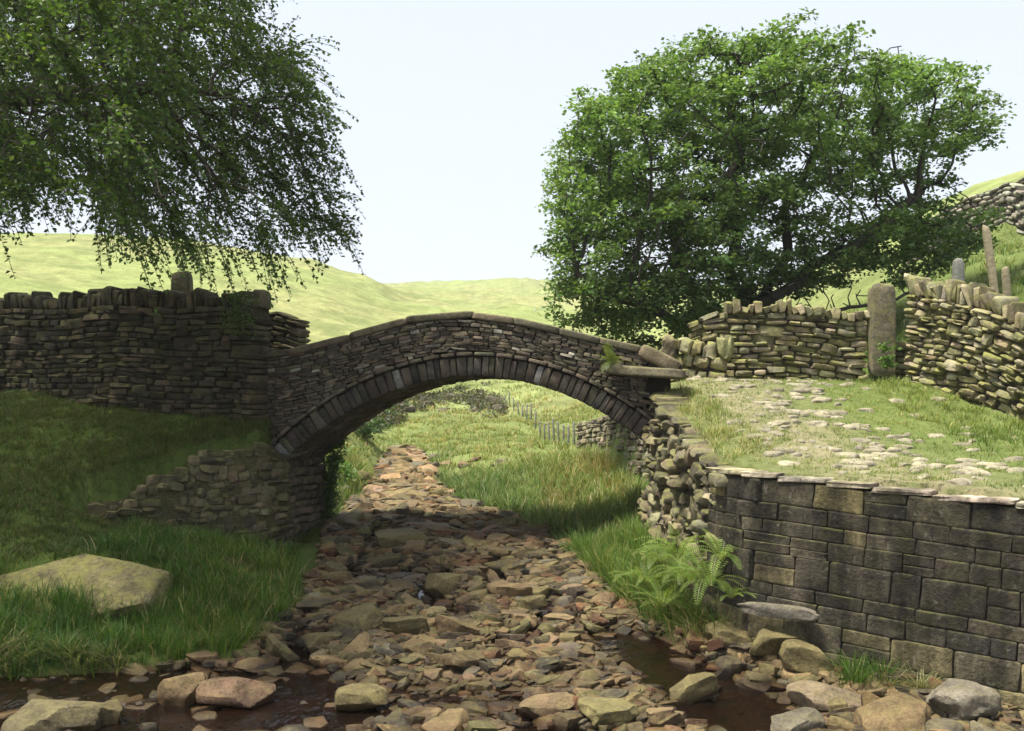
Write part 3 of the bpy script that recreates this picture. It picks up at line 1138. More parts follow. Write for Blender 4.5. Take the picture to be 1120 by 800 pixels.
# squared ashlar retaining wall, lower right
wa = Path([(2.00, 10.12), (2.05, 9.85), (2.22, 9.45), (2.6, 9.17), (4.12, 8.1), (6.5, 6.8), (9, 5.5)])
wa_top = lambda s: float(np.interp(wa.at(s)[0], [2, 2.3, 4.12, 6.5, 9], [-.70, -.71, -.86, -1.0, -1.05]))
wa_base = lambda s: -2.55
pm = wa.at(wa.L / 2)
ash = thing('retaining_wall', 'soot-blackened wall of squared stone blocks at the lower right, with ochre blocks in its top course', 'wall', (float(pm[0]), float(pm[1]), -2.4))
rg = np.random.default_rng(51)
C, AX, H, TN = [], [], [], []
ztp = -.70
courses = [.22, .15, .13, .17, .28, .12, .16, .24, .30, .3]
sheet = []
for ci, ch in enumerate(courses):
    s = rg.uniform(-.2, 0)
    while s < wa.L:
        ln = rg.uniform(.18, .48) * (1.25 if ch > .2 else 1)
        sub = [(0, ch)]
        if rg.random() < .22 and ch > .15:
            k_ = rg.uniform(.4, .6)
            sub = [(0, ch * k_), (ch * k_, ch * (1 - k_))]
        for (o_, c_) in sub:
            a, b = max(s, 0), min(s + ln, wa.L)
            if b - a < .05:
                continue
            m = (a + b) / 2
            t2 = wa.tan(m)
            nr = np.array([-t2[1] * -1, -t2[0], 0.])
            nr = np.array([t2[1], -t2[0], 0.])
            if nr[0] > 0:
                nr = -nr
            zt0 = wa_top(m)
            z = zt0 + ztp + .70 - o_ - c_ / 2
            off = .07 * (zt0 - z) + rg.normal(0, .004)
            p = wa.at(m)
            C.append(np.array([p[0], p[1], z]) - nr * .16 + nr * off)
            slp = (wa_top(m + .05) - wa_top(m - .05)) / .1
            tt = np.array([t2[0], t2[1], slp + rg.normal(0, .012)])
            tt /= np.linalg.norm(tt)
            AX.append([tt, nr, np.cross(tt, nr) * (1 if np.cross(tt, nr)[2] > 0 else -1)])
            H.append([(b - a) / 2, .16, c_ / 2])
            r = rg.random()
            if ci == 0:
                tn = (.17, .14, .065) if r < .30 else ((.10, .085, .055) if r < .65 else (.065, .056, .043))
            elif ci >= 7:
                tn = (.15, .125, .065) if r < .6 else (.10, .085, .055)
            elif ci in (6,):
                tn = (.085, .072, .052) if r < .5 else (.06, .054, .044)
            else:
                tn = (.062, .052, .038) if r < .5 else ((.074, .061, .044) if r < .80 else ((.088, .073, .05) if r < .95 else ((.14, .115, .06) if r < .98 else (.11, .10, .08))))
            TN.append(A_(tn) * rg.uniform(.8, 1.2) * (.50 if max(tn) < .12 else .78))
        s += ln
    ztp -= ch
V, FQ, T = build_stones(A_(C), A_(AX), A_(H), A_(TN), 20, .035, 8, .02, 52)
core = strip_core(wa, lambda s: wa_top(s) - .03, wa_base, .03, .4, side=1, batter=.07, s0=.06, s1=wa.L - .06)
V, FQ, T = join([(V, FQ, T), core])
mk('masonry', V, FQ, M_ASHLAR, ash, T)
# flat capping slabs
nr_d = .25
C, AX, H = [], [], []
s = 0
while s < wa.L:
    ln = rg.uniform(.35, .75)
    a, b = s, min(s + ln, wa.L)
    m = (a + b) / 2
    t2 = wa.tan(m)
    nr = np.array([t2[1], -t2[0], 0.])
    if nr[0] > 0:
        nr = -nr
    p = wa.at(m)
    C.append(np.array([p[0], p[1], wa_top(m) + .028 + rg.normal(0, .002)]) - nr * .235)
    AX.append([np.array([t2[0], t2[1], 0]), nr, Z3])
    H.append([(b - a) / 2 + .004, nr_d + rg.uniform(-.004, .004), .024])
    s += ln
V, FQ, T = build_stones(A_(C), A_(AX), A_(H), palette(len(C), [(.30, .265, .19), (.25, .22, .155)], .12, rg), 14, .05, 8, .05, 53)
mk('coping', V, FQ, M_ASHLAR, ash, T)

# middle wall, gatepost and right-hand wall at the head of the path
wm = Path([W(752, 440, 15.0)[:2], W(770, 440, 14.95)[:2], W(950, 440, 14.6)[:2]])


def wm_top(s):
    px = np.interp(s, [0, wm.L], [752, 950])
    return float(-(np.interp(px, [752, 768, 776, 860, 905, 935, 950], [352, 347, 341, 342, 347, 352, 350]) - HZ) / F * 14.8)


dry_wall('dry_stone_wall', 'coursed drystone wall behind the cobbled path, below the spreading tree', wm, wm_top, lambda s: zt1(wm.at(s)[0], wm.at(s)[1] - .05) - .1, .45, (.05, .105), (.12, .42), 61,
         OLIVEPAL, M_WALL_OLIVE, cop=dict(w=(.06, .14), hgt=(.11, .22), cols=OLIVEPAL, lean=.4, s0=.55, expo=7, amp=.22), amp=.16, n=4, expo=5.5, tall=.08, jitter=.025)
# upright stones heaped at its left end
wk = Path([W(722, 440, 14.6)[:2], W(792, 440, 14.3)[:2]])
dry_wall('stone_stub_wall', 'low tumbled stub of upright stones between the bridge end and the coursed wall', wk, lambda s: W(0, float(np.interp(s, [0, .3, .9], [392, 384, 392])), 14.4)[2], lambda s: zt1(wk.at(s)[0], wk.at(s)[1]) - .1, .4,
         (.10, .2), (.14, .3), 63, OLIVEPAL, M_WALL_OLIVE, cop=dict(w=(.14, .24), hgt=(.20, .38), cols=[(.27, .24, .13), (.23, .20, .12)], lean=.3, amp=.30, expo=6, n=6), amp=.24, n=4, expo=5)


def block(name, c, half, ang, tone, mat, label=None, cat=None, expo=8, amp=.05, seed=1, parent=None, tilt=0, n=7):
    V, FQ, T = build_stones([c], [rotz(ang, tilt)], [half], [tone], expo, amp, n, .05, seed)
    o = mk(name, V, FQ, mat, parent, T, loc=None if parent else (c[0], c[1], c[2] - half[2]))
    if label:
        tag(o, label, cat)
    return o


gp = W(964, 362, 14.55)
block('gatepost', (gp[0], gp[1], gp[2]), (.165, .13, .65), -.05, (.135, .115, .08), M_WALL_OLIVE, 'tall squared stone gatepost standing at the end of the coursed wall', 'gatepost', 14, .05, 5)
# bit of wall between gatepost and right wall
wn = Path([W(972, 440, 14.65)[:2], W(1000, 440, 14.6)[:2]])
dry_wall('dry_stone_wall', 'narrow strip of drystone wall squeezed between gatepost and right-hand wall', wn, lambda s: W(0, 372 + 0 * s, 14.6)[2], lambda s: zt1(5.6, 14.4) - .1, .4, (.07, .11), (.12, .3), 65, OLIVEPAL, M_WALL_OLIVE, amp=.13, n=4)
wz = Path([W(988, 440, 14.0)[:2], W(1055, 440, 13.2)[:2], W(1125, 440, 12.45)[:2], W(1260, 440, 11.2)[:2]])


def wz_top(s):
    p = wz.at(s)
    px = 560 + p[0] / p[1] * F
    return float(-(np.interp(px, [985, 1030, 1080, 1125, 1260], [322, 328, 340, 366, 385]) - HZ) / F * p[1]) + .012 * math.sin(s * 14)


dry_wall('dry_stone_wall', 'olive drystone wall with upright coping stones at the right edge, beside the gatepost', wz, wz_top, lambda s: zt1(wz.at(s)[0] - .1, wz.at(s)[1] - .1) - .12, .5, (.055, .10), (.10, .30), 67,
         OLIVEPAL, M_WALL_OLIVE, cop=dict(w=(.045, .10), hgt=(.18, .34), cols=OLIVEPAL, lean=.4, expo=7, amp=.2, over=-.05), amp=.19, n=4, expo=4.6, jitter=.03, rot=.08, tall=.08)

# far walls
def far_wall(label, pts, h, thick, course, length, seed, pal=((.22, .20, .15), (.16, .15, .11), (.30, .28, .22))):
    P = Path([p[:2] for p in pts])
    return dry_wall('field_wall', label, P, lambda s: zt1(*P.at(s)) + h, lambda s: zt1(*P.at(s)) - .15, thick, course, length, seed, list(pal), M_FARWALL, amp=.15, n=2, expo=4, jitter=.03)


# valley wall seen through the arch: holds up the field on the right
P_ = Path([W(706, 440, 17.2)[:2], W(672, 440, 20)[:2], W(628, 440, 24)[:2]])
vt = lambda s: float(np.interp(s, [0, P_.L * .45, P_.L], [W(0, 444, 17.2)[2], W(0, 453, 20)[2], W(0, 463, 24)[2]]))
dry_wall('field_wall', 'rough stone field wall beside the stream, seen through the arch', P_, vt, lambda s: vt(s) - 1.15, .4, (.08, .15), (.14, .34), 71,
         [(.22, .19, .12), (.17, .15, .10), (.28, .25, .17)], M_FARWALL, side=-1, amp=.17, n=3, expo=3.6, jitter=.03, rot=.1)
far_wall('drystone wall climbing the far right hillside, uppermost of two', [W(1066, 0, 46), W(1125, 0, 44), W(1250, 0, 40)], 1.05, .5, (.10, .2), (.2, .5), 73)
far_wall('drystone wall lower down the right hillside, half behind the tree', [W(985, 0, 33), W(1072, 0, 31), W(1130, 0, 29), W(1260, 0, 27)], 1.25, .5, (.10, .18), (.18, .45), 75)

# posts
def post(name, px, row_top, row_bot, Y, w, label, tone_mat, lean=(0, 0), cat='post', parent=None, group=None):
    a, b = W(px, row_bot, Y), W(px + lean[0], row_top, Y + lean[1])
    d = b - a
    L = np.linalg.norm(d)
    d = d / L
    x = np.cross([0, 1, 0], d)
    x /= np.linalg.norm(x)
    y = np.cross(d, x)
    V, FQ, T = build_stones([(a + b) / 2], [[x, y, d]], [[w / 2, w / 2, L / 2]], [(.2, .18, .13)], 5, .05, 5, .06, int(px))
    o = mk(name, V, FQ, tone_mat, parent, T, loc=None if parent else tuple(a))
    if label:
        tag(o, label, cat, group)
    return o


post('fence_post', 1090, 247, 335, 16.2, .11, 'tall leaning wooden post behind the right-hand wall', M_WOOD, (-12, .1))
post('fence_post', 1103, 292, 340, 16.6, .11, 'short wooden post behind the right-hand wall, close to the tall leaning post', M_WOOD, (-4, 0))
post('stone_post', 1048, 283, 345, 15.9, .16, 'short pale grey post showing above the right-hand wall under the branches', M_POSTGREY)
g_ = W(199, 330, 15.6)
block('gatepost', (g_[0], g_[1], g_[2] - .2), (.15, .13, .65), .1, (.10, .085, .05), M_WALL_DARK, 'stubby dark stone gatepost poking above the long shaded wall', 'gatepost', 8, .06, 8)

# fence of stakes in the valley
fn = thing('stake_fence', 'thin stake and wire fence running up the far valley, seen through the arch', 'fence', tuple(W(590, 478, 33)))
fpts = []
for i in range(17):
    t = i / 16
    Y = 25 + 25 * t ** 1.5
    px = 628 - 80 * t ** .92
    x = X_at(px, Y)
    z = zt1(x, Y)
    row = HZ - z / Y * F
    h = .62 + .08 * math.sin(i * 5.1)
    V, FQ, T = build_stones([(x, Y, z + h / 2 - .1)], [rotz(.3, random.uniform(-.06, .06), random.uniform(-.06, .06))], [[.024, .024, h / 2 + .1]], [(.2, .2, .15)], 8, .03, 2, .03, i)
    mk('fence_stake', V, FQ, M_POSTGREY, fn, T)
    fpts.append((x, Y, z + h * .85))
V, Q = [], []
for zz in (0, -.22):
    for i in range(16):
        a, b = A_(fpts[i]) + [0, 0, zz], A_(fpts[i + 1]) + [0, 0, zz]
        k = len(V)
        V += [a + [0, 0, .006], a - [0, 0, .006], b - [0, 0, .006], b + [0, 0, .006], a + [0, .012, 0], b + [0, .012, 0]]
        Q += [[k, k + 1, k + 2, k + 3], [k + 1, k + 4, k + 5, k + 2], [k + 4, k, k + 3, k + 5]]
mk('fence_wire', V, [A_(Q)], M_POSTGREY, fn)

# ------------------------------------------------------------------ rocks
def hit(px, row, low=False):
    """ground point under a photo pixel"""
    Ys = np.arange(5.0, 60, .04)
    Xs = X_at(px, Ys)
    z = loft(LOW, Xs, Ys) if low else zt(Xs, Ys, False)
    r = HZ - z / Ys * F
    k = np.where(r <= row)[0]
    i = k[0] if len(k) else len(Ys) - 1
    return float(Xs[i]), float(Ys[i])


TAN, OLV, RED, GRY, PNK, DRK = (.165, .112, .055), (.135, .108, .046), (.130, .064, .030), (.125, .105, .075), (.18, .122, .066), (.055, .041, .026)
HAND = [   # px, row of base, width px, height px, depth ratio, tone, rot, tilt, label
    (60, 797, 92, 26, .6, (.12, .10, .05), .05, .03, 'pale olive flat-topped boulder in the dark pool, bottom left corner'),
    (122, 788, 24, 20, .9, OLV, .5, 0, 'small mossy round stone beside the flat-topped boulder in the left pool'),
    (200, 770, 46, 28, .7, TAN, .3, -.1, 'tan stone at the water edge, just left of the reddish block'),
    (262, 772, 74, 25, .6, (.125, .075, .045), .0, .06, 'reddish block with a mossy top at the foot of the grassy left bank'),
    (305, 717, 44, 18, .5, OLV, -.6, .25, 'leaning olive slab at the edge of the left bank grass'),
    (396, 776, 50, 19, .8, OLV, .2, .05, 'knobbly olive stone in the lower stream, right of the reddish block'),
    (484, 652, 42, 22, .8, OLV, .05, .02, 'squarish mossy block standing in midstream before the arch'),
    (440, 697, 50, 18, .7, OLV, .1, -.05, 'low olive stone in midstream left of the tilted slab'),
    (496, 699, 56, 20, .5, TAN, -.25, .22, 'long tilted tan slab in the middle of the stream'),
    (352, 712, 42, 18, .8, OLV, .2, 0, 'mossy stone near the left bank grass, upstream of the leaning slab'),
    (600, 786, 58, 18, .7, PNK, .1, -.06, 'pinkish smooth stone at the bottom centre of the stream'),
    (675, 796, 76, 20, .6, (.17, .145, .06), .05, .02, 'broad dark olive slab at the bottom of the stream beside the pinkish stone'),
    (752, 768, 56, 22, .6, OLV, .3, -.3, 'wedge-shaped mossy slab tilted at the right pool edge'),
    (722, 797, 36, 16, .8, PNK, .4, 0, 'salmon coloured stone left of the right-hand pool'),
    (470, 588, 84, 7, 1.0, TAN, .0, .02, 'broad flat slab lying across the stream beyond the arch'),
    (440, 606, 60, 14, .9, OLV, .1, .03, 'flat mossy slab just downstream of the broad cross slab'),
    (895, 721, 58, 30, .7, OLV, .1, .08, 'smooth olive boulder leaning on the foot of the squared wall'),
    (880, 742, 56, 30, .7, OLV, -.2, .25, 'mossy boulder below the smooth olive one by the squared wall'),
    (905, 776, 78, 24, .6, (.21, .16, .10), -.15, .12, 'large smooth light-brown boulder at the right pool edge'),
    (868, 802, 60, 22, .7, (.16, .14, .10), .3, -.2, 'dark rounded boulder at the bottom edge of the right pool'),
    (975, 808, 100, 30, .65, TAN, .25, -.25, 'biggest smooth brown boulder at the bottom right'),
    (1052, 790, 70, 34, .8, (.20, .175, .13), .3, .1, 'knobbly rough pale boulder at the bottom right, against the squared wall'),
    (915, 780, 20, 20, .9, OLV, .1, 0, 'small yellowish stone between the dark rounded and the biggest brown boulders'),
    (845, 703, 42, 18, .8, OLV, .1, .1, 'mossy stone stacked under the long grey slab'),
    (838, 690, 36, 16, .8, OLV, .1, -.1, 'olive stone at the left end under the long grey slab'),
    (868, 682, 92, 19, .35, (.17, .15, .115), -.12, .10, 'long grey log-like slab at the base of the squared wall'),
    (1020, 808, 56, 18, .7, GRY, .2, 0, 'grey stone between the biggest brown boulder and the rough pale boulder'),
    (795, 735, 34, 22, .8, DRK, .2, 0, 'dark wet stone below the ferns at the pool edge'),
]
big = W(85, 0, 1)
used = []
rgk = np.random.default_rng(91)
# the big boulder of the left bank
bx, by = hit(82, 660)
by = 10.35
bx = X_at(80, by)
bz = -(634 - HZ) / F * by
V, FQ, T = rockmesh(1, [(bx - .10, by + .08, bz - .27)], [rotz(.03, -.05, .52)], [[.92, .52, .30]], [(.165, .14, .066)], n=26, cuts=6, seed=304, amp=.045, depth=(.72, 1.1), slab=True)
tag(mk('boulder', V, FQ, M_BOULDER, None, T, loc=(bx, by, bz - .3)), 'huge flat-faced yellowish boulder set in the left bank grass', 'boulder')
for i, (px, row, w, h, dr, tn, rz, ti, lab) in enumerate(HAND):
    x, y = hit(px, row, i < 28)
    hx = w / F * y / 2
    hz = h / F * y / 2
    hz_emb = hz * 1.15
    y2 = y + hx * dr * .7
    x = x * y2 / y
    if i < 28:
        x = min(x, float(revX(y2)) - .04 - hx * .75)
    z = zt1(x, y2)
    if i == 25:
        x, y2, hx, rz = 2.40, 9.10, .40, -.62
        z = -1.95
        hz_emb = .06
        hz = .08
        dr = .14
        ti = .0
    if i >= 28:
        z = zt1(x, y2) + .02
    if i < 23:
        z = max(z, float(S(y2)) - .04)
    C_ = (x, y2, z + hz * .75)
    V, FQ, T = rockmesh(1, [C_], [rotz(rz, ti, rgk.normal(0, .08))], [[hx, hx * dr, hz_emb]], [A_(tn) * rgk.uniform(.72, .92)], n=16, cuts=9, seed=500 + i,
                        amp=.10 if i == 21 else .05, depth=(.58, 1.0) if i < 16 else (.62, .95), slab=i < 16)
    if i == 25:
        V, FQ, T = build_stones([C_], [rotz(rz, 0, 0)], [[hx, hx * dr, hz_emb]], [(.13, .115, .09)], 3.2, .22, 14, .1, 9)
    nm = 'boulder' if w > 50 else 'rock'
    tag(sharp(mk(nm, V, FQ, M_ROCK, None, T, loc=(x, y2, z)), 26), lab, 'boulder' if w > 50 else 'rock')
    used.append((x, y2, hx))

# the many stones of the bed, each its own object
GROUPS = {}
tones = [(TAN, 'tan'), (OLV, 'mossy olive'), (RED, 'reddish brown'), (PNK, 'pinkish tan'), (DRK, 'dark brown'), (GRY, 'greyish')]
NIND = 265
cnt = 0
tries = 0
sizes = sorted([max(.085, min(.25, rgk.lognormal(-2.22, .42))) for _ in range(NIND)], reverse=True)
cand = []
while cnt < NIND and tries < 60000:
    tries += 1
    y = 7.55 + (rgk.random() ** 1.5) * 11.0
    xl, xr = float(streamL(y)), float(streamR(y))
    if y < 9.2:
        xl = max(xl, X_at(20 if rgk.random() < .8 else 180, y))
    x = rgk.uniform(xl + .05, xr - .05)
    pxx = 560 + x / y * F
    if not (-10 < pxx < 1130):
        continue
    # open water on the right stays mostly clear
    pool = abs(x - (1.75 - .32 * (y - 8.4))) < .40 and 8.0 < y < 10.2
    if pool and rgk.random() < .65:
        continue
    hx = sizes[cnt] * (1.0 if y < 13 else 1.15)
    if any((x - a) ** 2 + (y - b) ** 2 < ((hx + c) * .80) ** 2 for a, b, c in used):
        continue
    used.append((x, y, hx))
    k = rgk.choice(6, p=[.46, .22, .08, .08, .10, .06])
    tn, tw = tones[k]
    flat = rgk.uniform(.18, .46)
    dr = rgk.uniform(.6, .95)
    z = max(zt1(x, y), float(S(y)) - .10)
    V, FQ, T = rockmesh(1, [(x, y, z + hx * flat * .35)], [rotz(rgk.uniform(0, 6.28), rgk.normal(0, .16), rgk.normal(0, .16))], [[hx, hx * dr, hx * flat]],
                        [A_(tn) * rgk.uniform(.48, 1.1)], n=11 if y < 11 else 8, cuts=9, seed=1000 + cnt, amp=.05, depth=(.55, 1.0), slab=True, )
    o = sharp(mk('stream_rock', V, FQ, M_ROCK, None, T, loc=(x, y, z)))
    where = 'in the stream bed in front of the bridge' if y < 12.6 else ('in the stream bed under the arch' if y < 16 else 'in the stream bed beyond the bridge')
    shape = 'flat' if flat < .28 else ('chunky' if flat > .38 else 'angular')
    size = 'large' if hx > .17 else ('medium' if hx > .12 else 'small')
    tag(o, f'{size} {shape} {tw} rock lying {where}', 'rock', f'{size} {shape} {tw} rocks {where}')
    cnt += 1

# the small stones between them: uncountable
N = 21000
y = 7.2 + (RNG.random(N) ** 1.25) * 20.5
xl, xr = streamL(y), streamR(y)
xl = np.where(y < 9.2, np.maximum(xl, X_at(-20, y)), xl)
x = xl + RNG.random(N) * (xr - xl)
nf_ = 1500
yf = RNG.uniform(6.9, 9.4, nf_)
xf = streamR(yf) + RNG.random(nf_) * (revX(yf) - .1 - streamR(yf))
x, y, N = np.concatenate([x, xf]), np.concatenate([y, yf]), N + nf_
pool = (np.abs(x - (1.75 - .32 * (y - 8.4))) < .42) & (y > 8.0) & (y < 10.2)
poolL = (x < X_at(262, y)) & (y < 9.2)
hollow = (fbm2(x * 1.5, y * .6, .75, 9.0, 2) > .50) & (y < 18) & (RNG.random(N) < .75)
keep = ~hollow & ~(pool & (RNG.random(N) < .65)) & ~(poolL & (RNG.random(N) < .45))
x, y = x[keep], y[keep]
N = len(x)
sz = np.clip(RNG.lognormal(-2.9, .42, N), .025, .14) * np.interp(y, [8, 16, 30], [1, 1.35, 2.3])
ax = A_([rotz(a, b, c) for a, b, c in zip(RNG.uniform(0, 6.28, N), RNG.normal(0, .2, N), RNG.normal(0, .2, N))])
hh = np.stack([sz, sz * RNG.uniform(.55, .95, N), sz * RNG.uniform(.22, .5, N)], 1)
tn = .88 * palette(N, [TAN, OLV, RED, PNK, DRK, GRY], .42, RNG, [.38, .20, .10, .08, .17, .07])
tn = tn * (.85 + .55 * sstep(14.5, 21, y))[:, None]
z = np.where(poolL[keep] & (RNG.random(N) < .5), np.maximum(zt(x, y), S(y) - .09), zt(x, y))
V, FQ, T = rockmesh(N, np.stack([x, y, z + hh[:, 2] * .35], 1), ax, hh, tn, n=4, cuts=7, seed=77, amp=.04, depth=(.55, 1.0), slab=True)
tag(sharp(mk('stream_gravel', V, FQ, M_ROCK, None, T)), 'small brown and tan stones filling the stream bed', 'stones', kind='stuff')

# bank stones and outcrops in the valley
def scatter_rocks(n, pxr, rowr, wr_, lab, grp, tnset, seed, name='outcrop_rock', emb=.4):
    rg = np.random.default_rng(seed)
    for i in range(n):
        px, row = rg.uniform(*pxr), rg.uniform(*rowr)
        x, y = hit(px, row)
        hx = rg.uniform(*wr_) / F * y / 2
        z = zt1(x, y)
        V, FQ, T = rockmesh(1, [(x, y, z + hx * .2)], [rotz(rg.uniform(-.5, .5), rg.normal(0, .12), rg.normal(0, .1))], [[hx, hx * rg.uniform(.6, 1), hx * rg.uniform(.3, .55) * (1.5 if emb > .45 else 1)]],
                            [A_(tnset[rg.integers(len(tnset))]) * rg.uniform(.8, 1.2)], n=6, cuts=9, seed=seed * 100 + i, amp=.09)
        tag(mk(name, V, FQ, M_ROCK, None, T, loc=(x, y, z)), lab, 'rock', grp)


scatter_rocks(22, (392, 548), (428, 462), (8, 20), 'dark rocky outcrop lump on the far valley side seen through the arch', 'outcrop rocks on the far valley side', [(.075, .062, .042), (.055, .046, .032), (.10, .088, .058)], 5, emb=.5)
scatter_rocks(9, (470, 560), (495, 515), (10, 24), 'pale rock in the grass beside the upper stream', 'rocks in the grass by the upper stream', [GRY, TAN], 6, 'bank_rock')
scatter_rocks(7, (590, 660), (535, 580), (10, 26), 'weathered rock half hidden in the right bank grass beyond the bridge', 'rocks in the right bank grass', [GRY, (.2, .17, .12)], 7, 'bank_rock')
scatter_rocks(6, (362, 395), (520, 570), (10, 26), 'mossy rock on the left bank just beyond the arch', 'rocks on the left bank beyond the arch', [OLV, GRY], 8, 'bank_rock')

# cobbles set in the path
rg = np.random.default_rng(17)
C, AX, H, TN = [], [], [], []
tries = 0
while len(C) < 230 and tries < 8000:
    tries += 1
    y = rg.uniform(7.2, 14.5)
    cx = np.interp(y, [6, 9, 12, 14.5], [5.2, 4.0, 3.6, 3.5])
    x = cx + rg.normal(0, .80)
    if x < revX(y) + .5 or x > np.interp(y, [6, 12.4, 14], [8, 6.1, 5.2]):
        continue
    hx = rg.uniform(.04, .125)
    z = zt1(x, y)
    C.append((x, y, z - .024))
    AX.append(rotz(rg.normal(0, .5), rg.normal(0, .03), rg.normal(.10, .03)))
    H.append([hx, hx * rg.uniform(.5, .8), rg.uniform(.04, .055)])
    TN.append(A_((.25, .22, .155)) * rg.uniform(.75, 1.15))
V, FQ, T = rockmesh(len(C), C, AX, H, TN, n=8, cuts=5, seed=18, amp=.06, depth=(.7, .95))
M_COB = stone_mat('worn_cobble', 1.0, 0.25, (0.16, 0.17, 0.05), 0.3, 0.008)
tag(mk('path', V, FQ, M_COB, None, T), kind='structure')

# ------------------------------------------------------------------ grass
def blades(x, y, z, L, wd, cols, bend=(.15, .7), seed=0, rad=None, jit=.25, wts=None):
    rg = np.random.default_rng(seed)
    N = len(x)
    ang = rg.uniform(0, 6.283, N) if rad is None else rad
    d = np.stack([np.cos(ang), np.sin(ang), np.zeros(N)], 1)
    sd_a = ang + 1.57 + rg.normal(0, .7, N)
    sd = np.stack([np.cos(sd_a), np.sin(sd_a), np.zeros(N)], 1)
    b = rg.uniform(*bend, N)[:, None]
    P0 = np.stack([x, y, z], 1)
    Lc = A_(L)[:, None]
    rows = []
    up = A_([[0, 0, 1.]])
    for t, wf in ((0, 1.0), (.4, .85), (.75, .5), (1.0, 0)):
        c = P0 + up * Lc * (t - .55 * b * t * t) + d * Lc * b * t * t
        if wf > 0:
            o = sd * (A_(wd)[:, None] * wf / 2)
            rows += [c - o, c + o]
        else:
            rows += [c]
    V = np.stack(rows, 1).reshape(-1, 3)
    k = (np.arange(N) * 7)[:, None]
    Q = np.concatenate([k + A_([[0, 1, 3, 2]]), k + A_([[2, 3, 5, 4]])])
    Tr = k + A_([[4, 5, 6]])
    tn = palette(N, cols, jit, rg, wts)
    return V, [Q, Tr], np.repeat(tn, 7, 0)


GREEN = [(.060, .125, .018), (.085, .155, .025), (.045, .095, .015), (.17, .18, .055), (.30, .25, .12)]
GW = [.36, .3, .2, .1, .04]


def clumped(n_clump, per, xr, yr, ok, L, wd, cols, wts, seed, spread=.10, bend=(.2, .8)):
    rg = np.random.default_rng(seed)
    cx, cy = rg.uniform(*xr, n_clump), rg.uniform(*yr, n_clump)
    m = ok(cx, cy)
    cx, cy = cx[m], cy[m]
    n = len(cx)
    cl = rg.uniform(.55, 1.45, n)
    ang = rg.uniform(0, 6.283, (n, per))
    r = np.abs(rg.normal(0, spread, (n, per)))
    x = (cx[:, None] + np.cos(ang) * r).ravel()
    y = (cy[:, None] + np.sin(ang) * r).ravel()
    Ls = (cl[:, None] * rg.uniform(*L, (n, per))).ravel()
    z = zt(x, y) - .01
    V, FQ, T = blades(x, y, z, Ls, rg.uniform(*wd, n * per), cols, bend, seed + 1, ang.ravel() + rg.normal(0, .5, n * per), .25, wts)
    sc = .9 + np.hypot(cx, cy) * .05
    nz = vnoise(np.stack([cx / sc, cy / sc, np.full(n, 3.3)], 1)) + .5 * vnoise(np.stack([cx / sc * 2.3, cy / sc * 2.3, np.full(n, 8.3)], 1)) + rg.normal(0, .2, n)
    cm = np.stack([1 + .42 * nz, 1 + .26 * nz, 1 + .25 * nz], 1).clip(.45, 1.8)     # patches of greener and of drier grass
    return V, FQ, T * np.repeat(cm, per * 7, 0)


def add_grass(label, parts):
    V, FQ, T = join(parts)
    tag(mk('grass', V, FQ, M_GRASS, None, T, smooth=True), label, 'grass', kind='stuff')


def not_boulder(x, y): return (((x - bx) / .88) ** 4 + ((y - by - .10) / .36) ** 4) > 1


LB = lambda x, y: (x < streamL(y) - .02) & not_boulder(x, y) & (y > 8.95) & (y < ruinY(x) - .12) & ((x < X_at(325, y)))
add_grass('long lush grass around the boulder on the left bank', [
    clumped(900, 34, (-6.5, -1.9), (8.9, 10.7), LB, (.14, .30), (.006, .012), GREEN, GW, 101, .07),
    clumped(420, 30, (-4.6, -1.9), (10.4, 13.2), LB, (.12, .28), (.006, .012), GREEN, GW, 103, .07),
    clumped(90, 40, (-5.8, -2.2), (8.98, 9.2), LB, (.18, .34), (.006, .011), [(.14, .15, .05), (.26, .22, .10), (.08, .12, .025)], None, 105, .05, (.5, 1.1)),
])
UB = lambda x, y: (x < -2.9) & not_boulder(x, y) & ((y > ruinY(x) + .1) | (x < -5.0) | (y < ruinY(x) - .3))
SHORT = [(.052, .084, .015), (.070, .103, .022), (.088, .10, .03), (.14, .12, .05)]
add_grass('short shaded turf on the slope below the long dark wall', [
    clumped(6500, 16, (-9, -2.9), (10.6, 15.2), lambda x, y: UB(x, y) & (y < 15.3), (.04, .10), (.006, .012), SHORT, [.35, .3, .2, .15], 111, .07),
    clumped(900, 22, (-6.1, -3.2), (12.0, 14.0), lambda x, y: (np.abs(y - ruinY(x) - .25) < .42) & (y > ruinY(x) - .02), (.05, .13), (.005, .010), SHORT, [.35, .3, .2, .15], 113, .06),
    clumped(60, 26, (-5.6, -3.2), (12.3, 13.6), lambda x, y: np.abs(y - ruinY(x) + .06) < .08, (.08, .2), (.005, .010), GREEN, GW, 115, .05),
])
RBG = [(.075, .15, .022), (.11, .19, .035), (.055, .11, .018), (.20, .22, .07), (.32, .27, .13)]
RB = lambda x, y: (x > streamR(y) + .0) & (x < revX(y) - .02)
add_grass('tall grass hanging over the right bank below the rubble wall', [
    clumped(1300, 38, (.6, 2.4), (8.9, 13.6), lambda x, y: RB(x, y) & (x < revX(y) - .12) & ((y > 9.6) | (x < 2.0)), (.20, .44), (.006, .011), RBG, [.3, .3, .2, .15, .05], 121, .08),
    clumped(50, 44, (1.0, 2.0), (9.3, 10.6), lambda x, y: (np.abs(x - streamR(y) - .08) < .15), (.25, .40), (.006, .010), [(.14, .15, .05), (.26, .22, .10), (.08, .12, .025)], None, 123, .06, (.5, 1.1)),
])
tx, ty = 3.02, 8.66
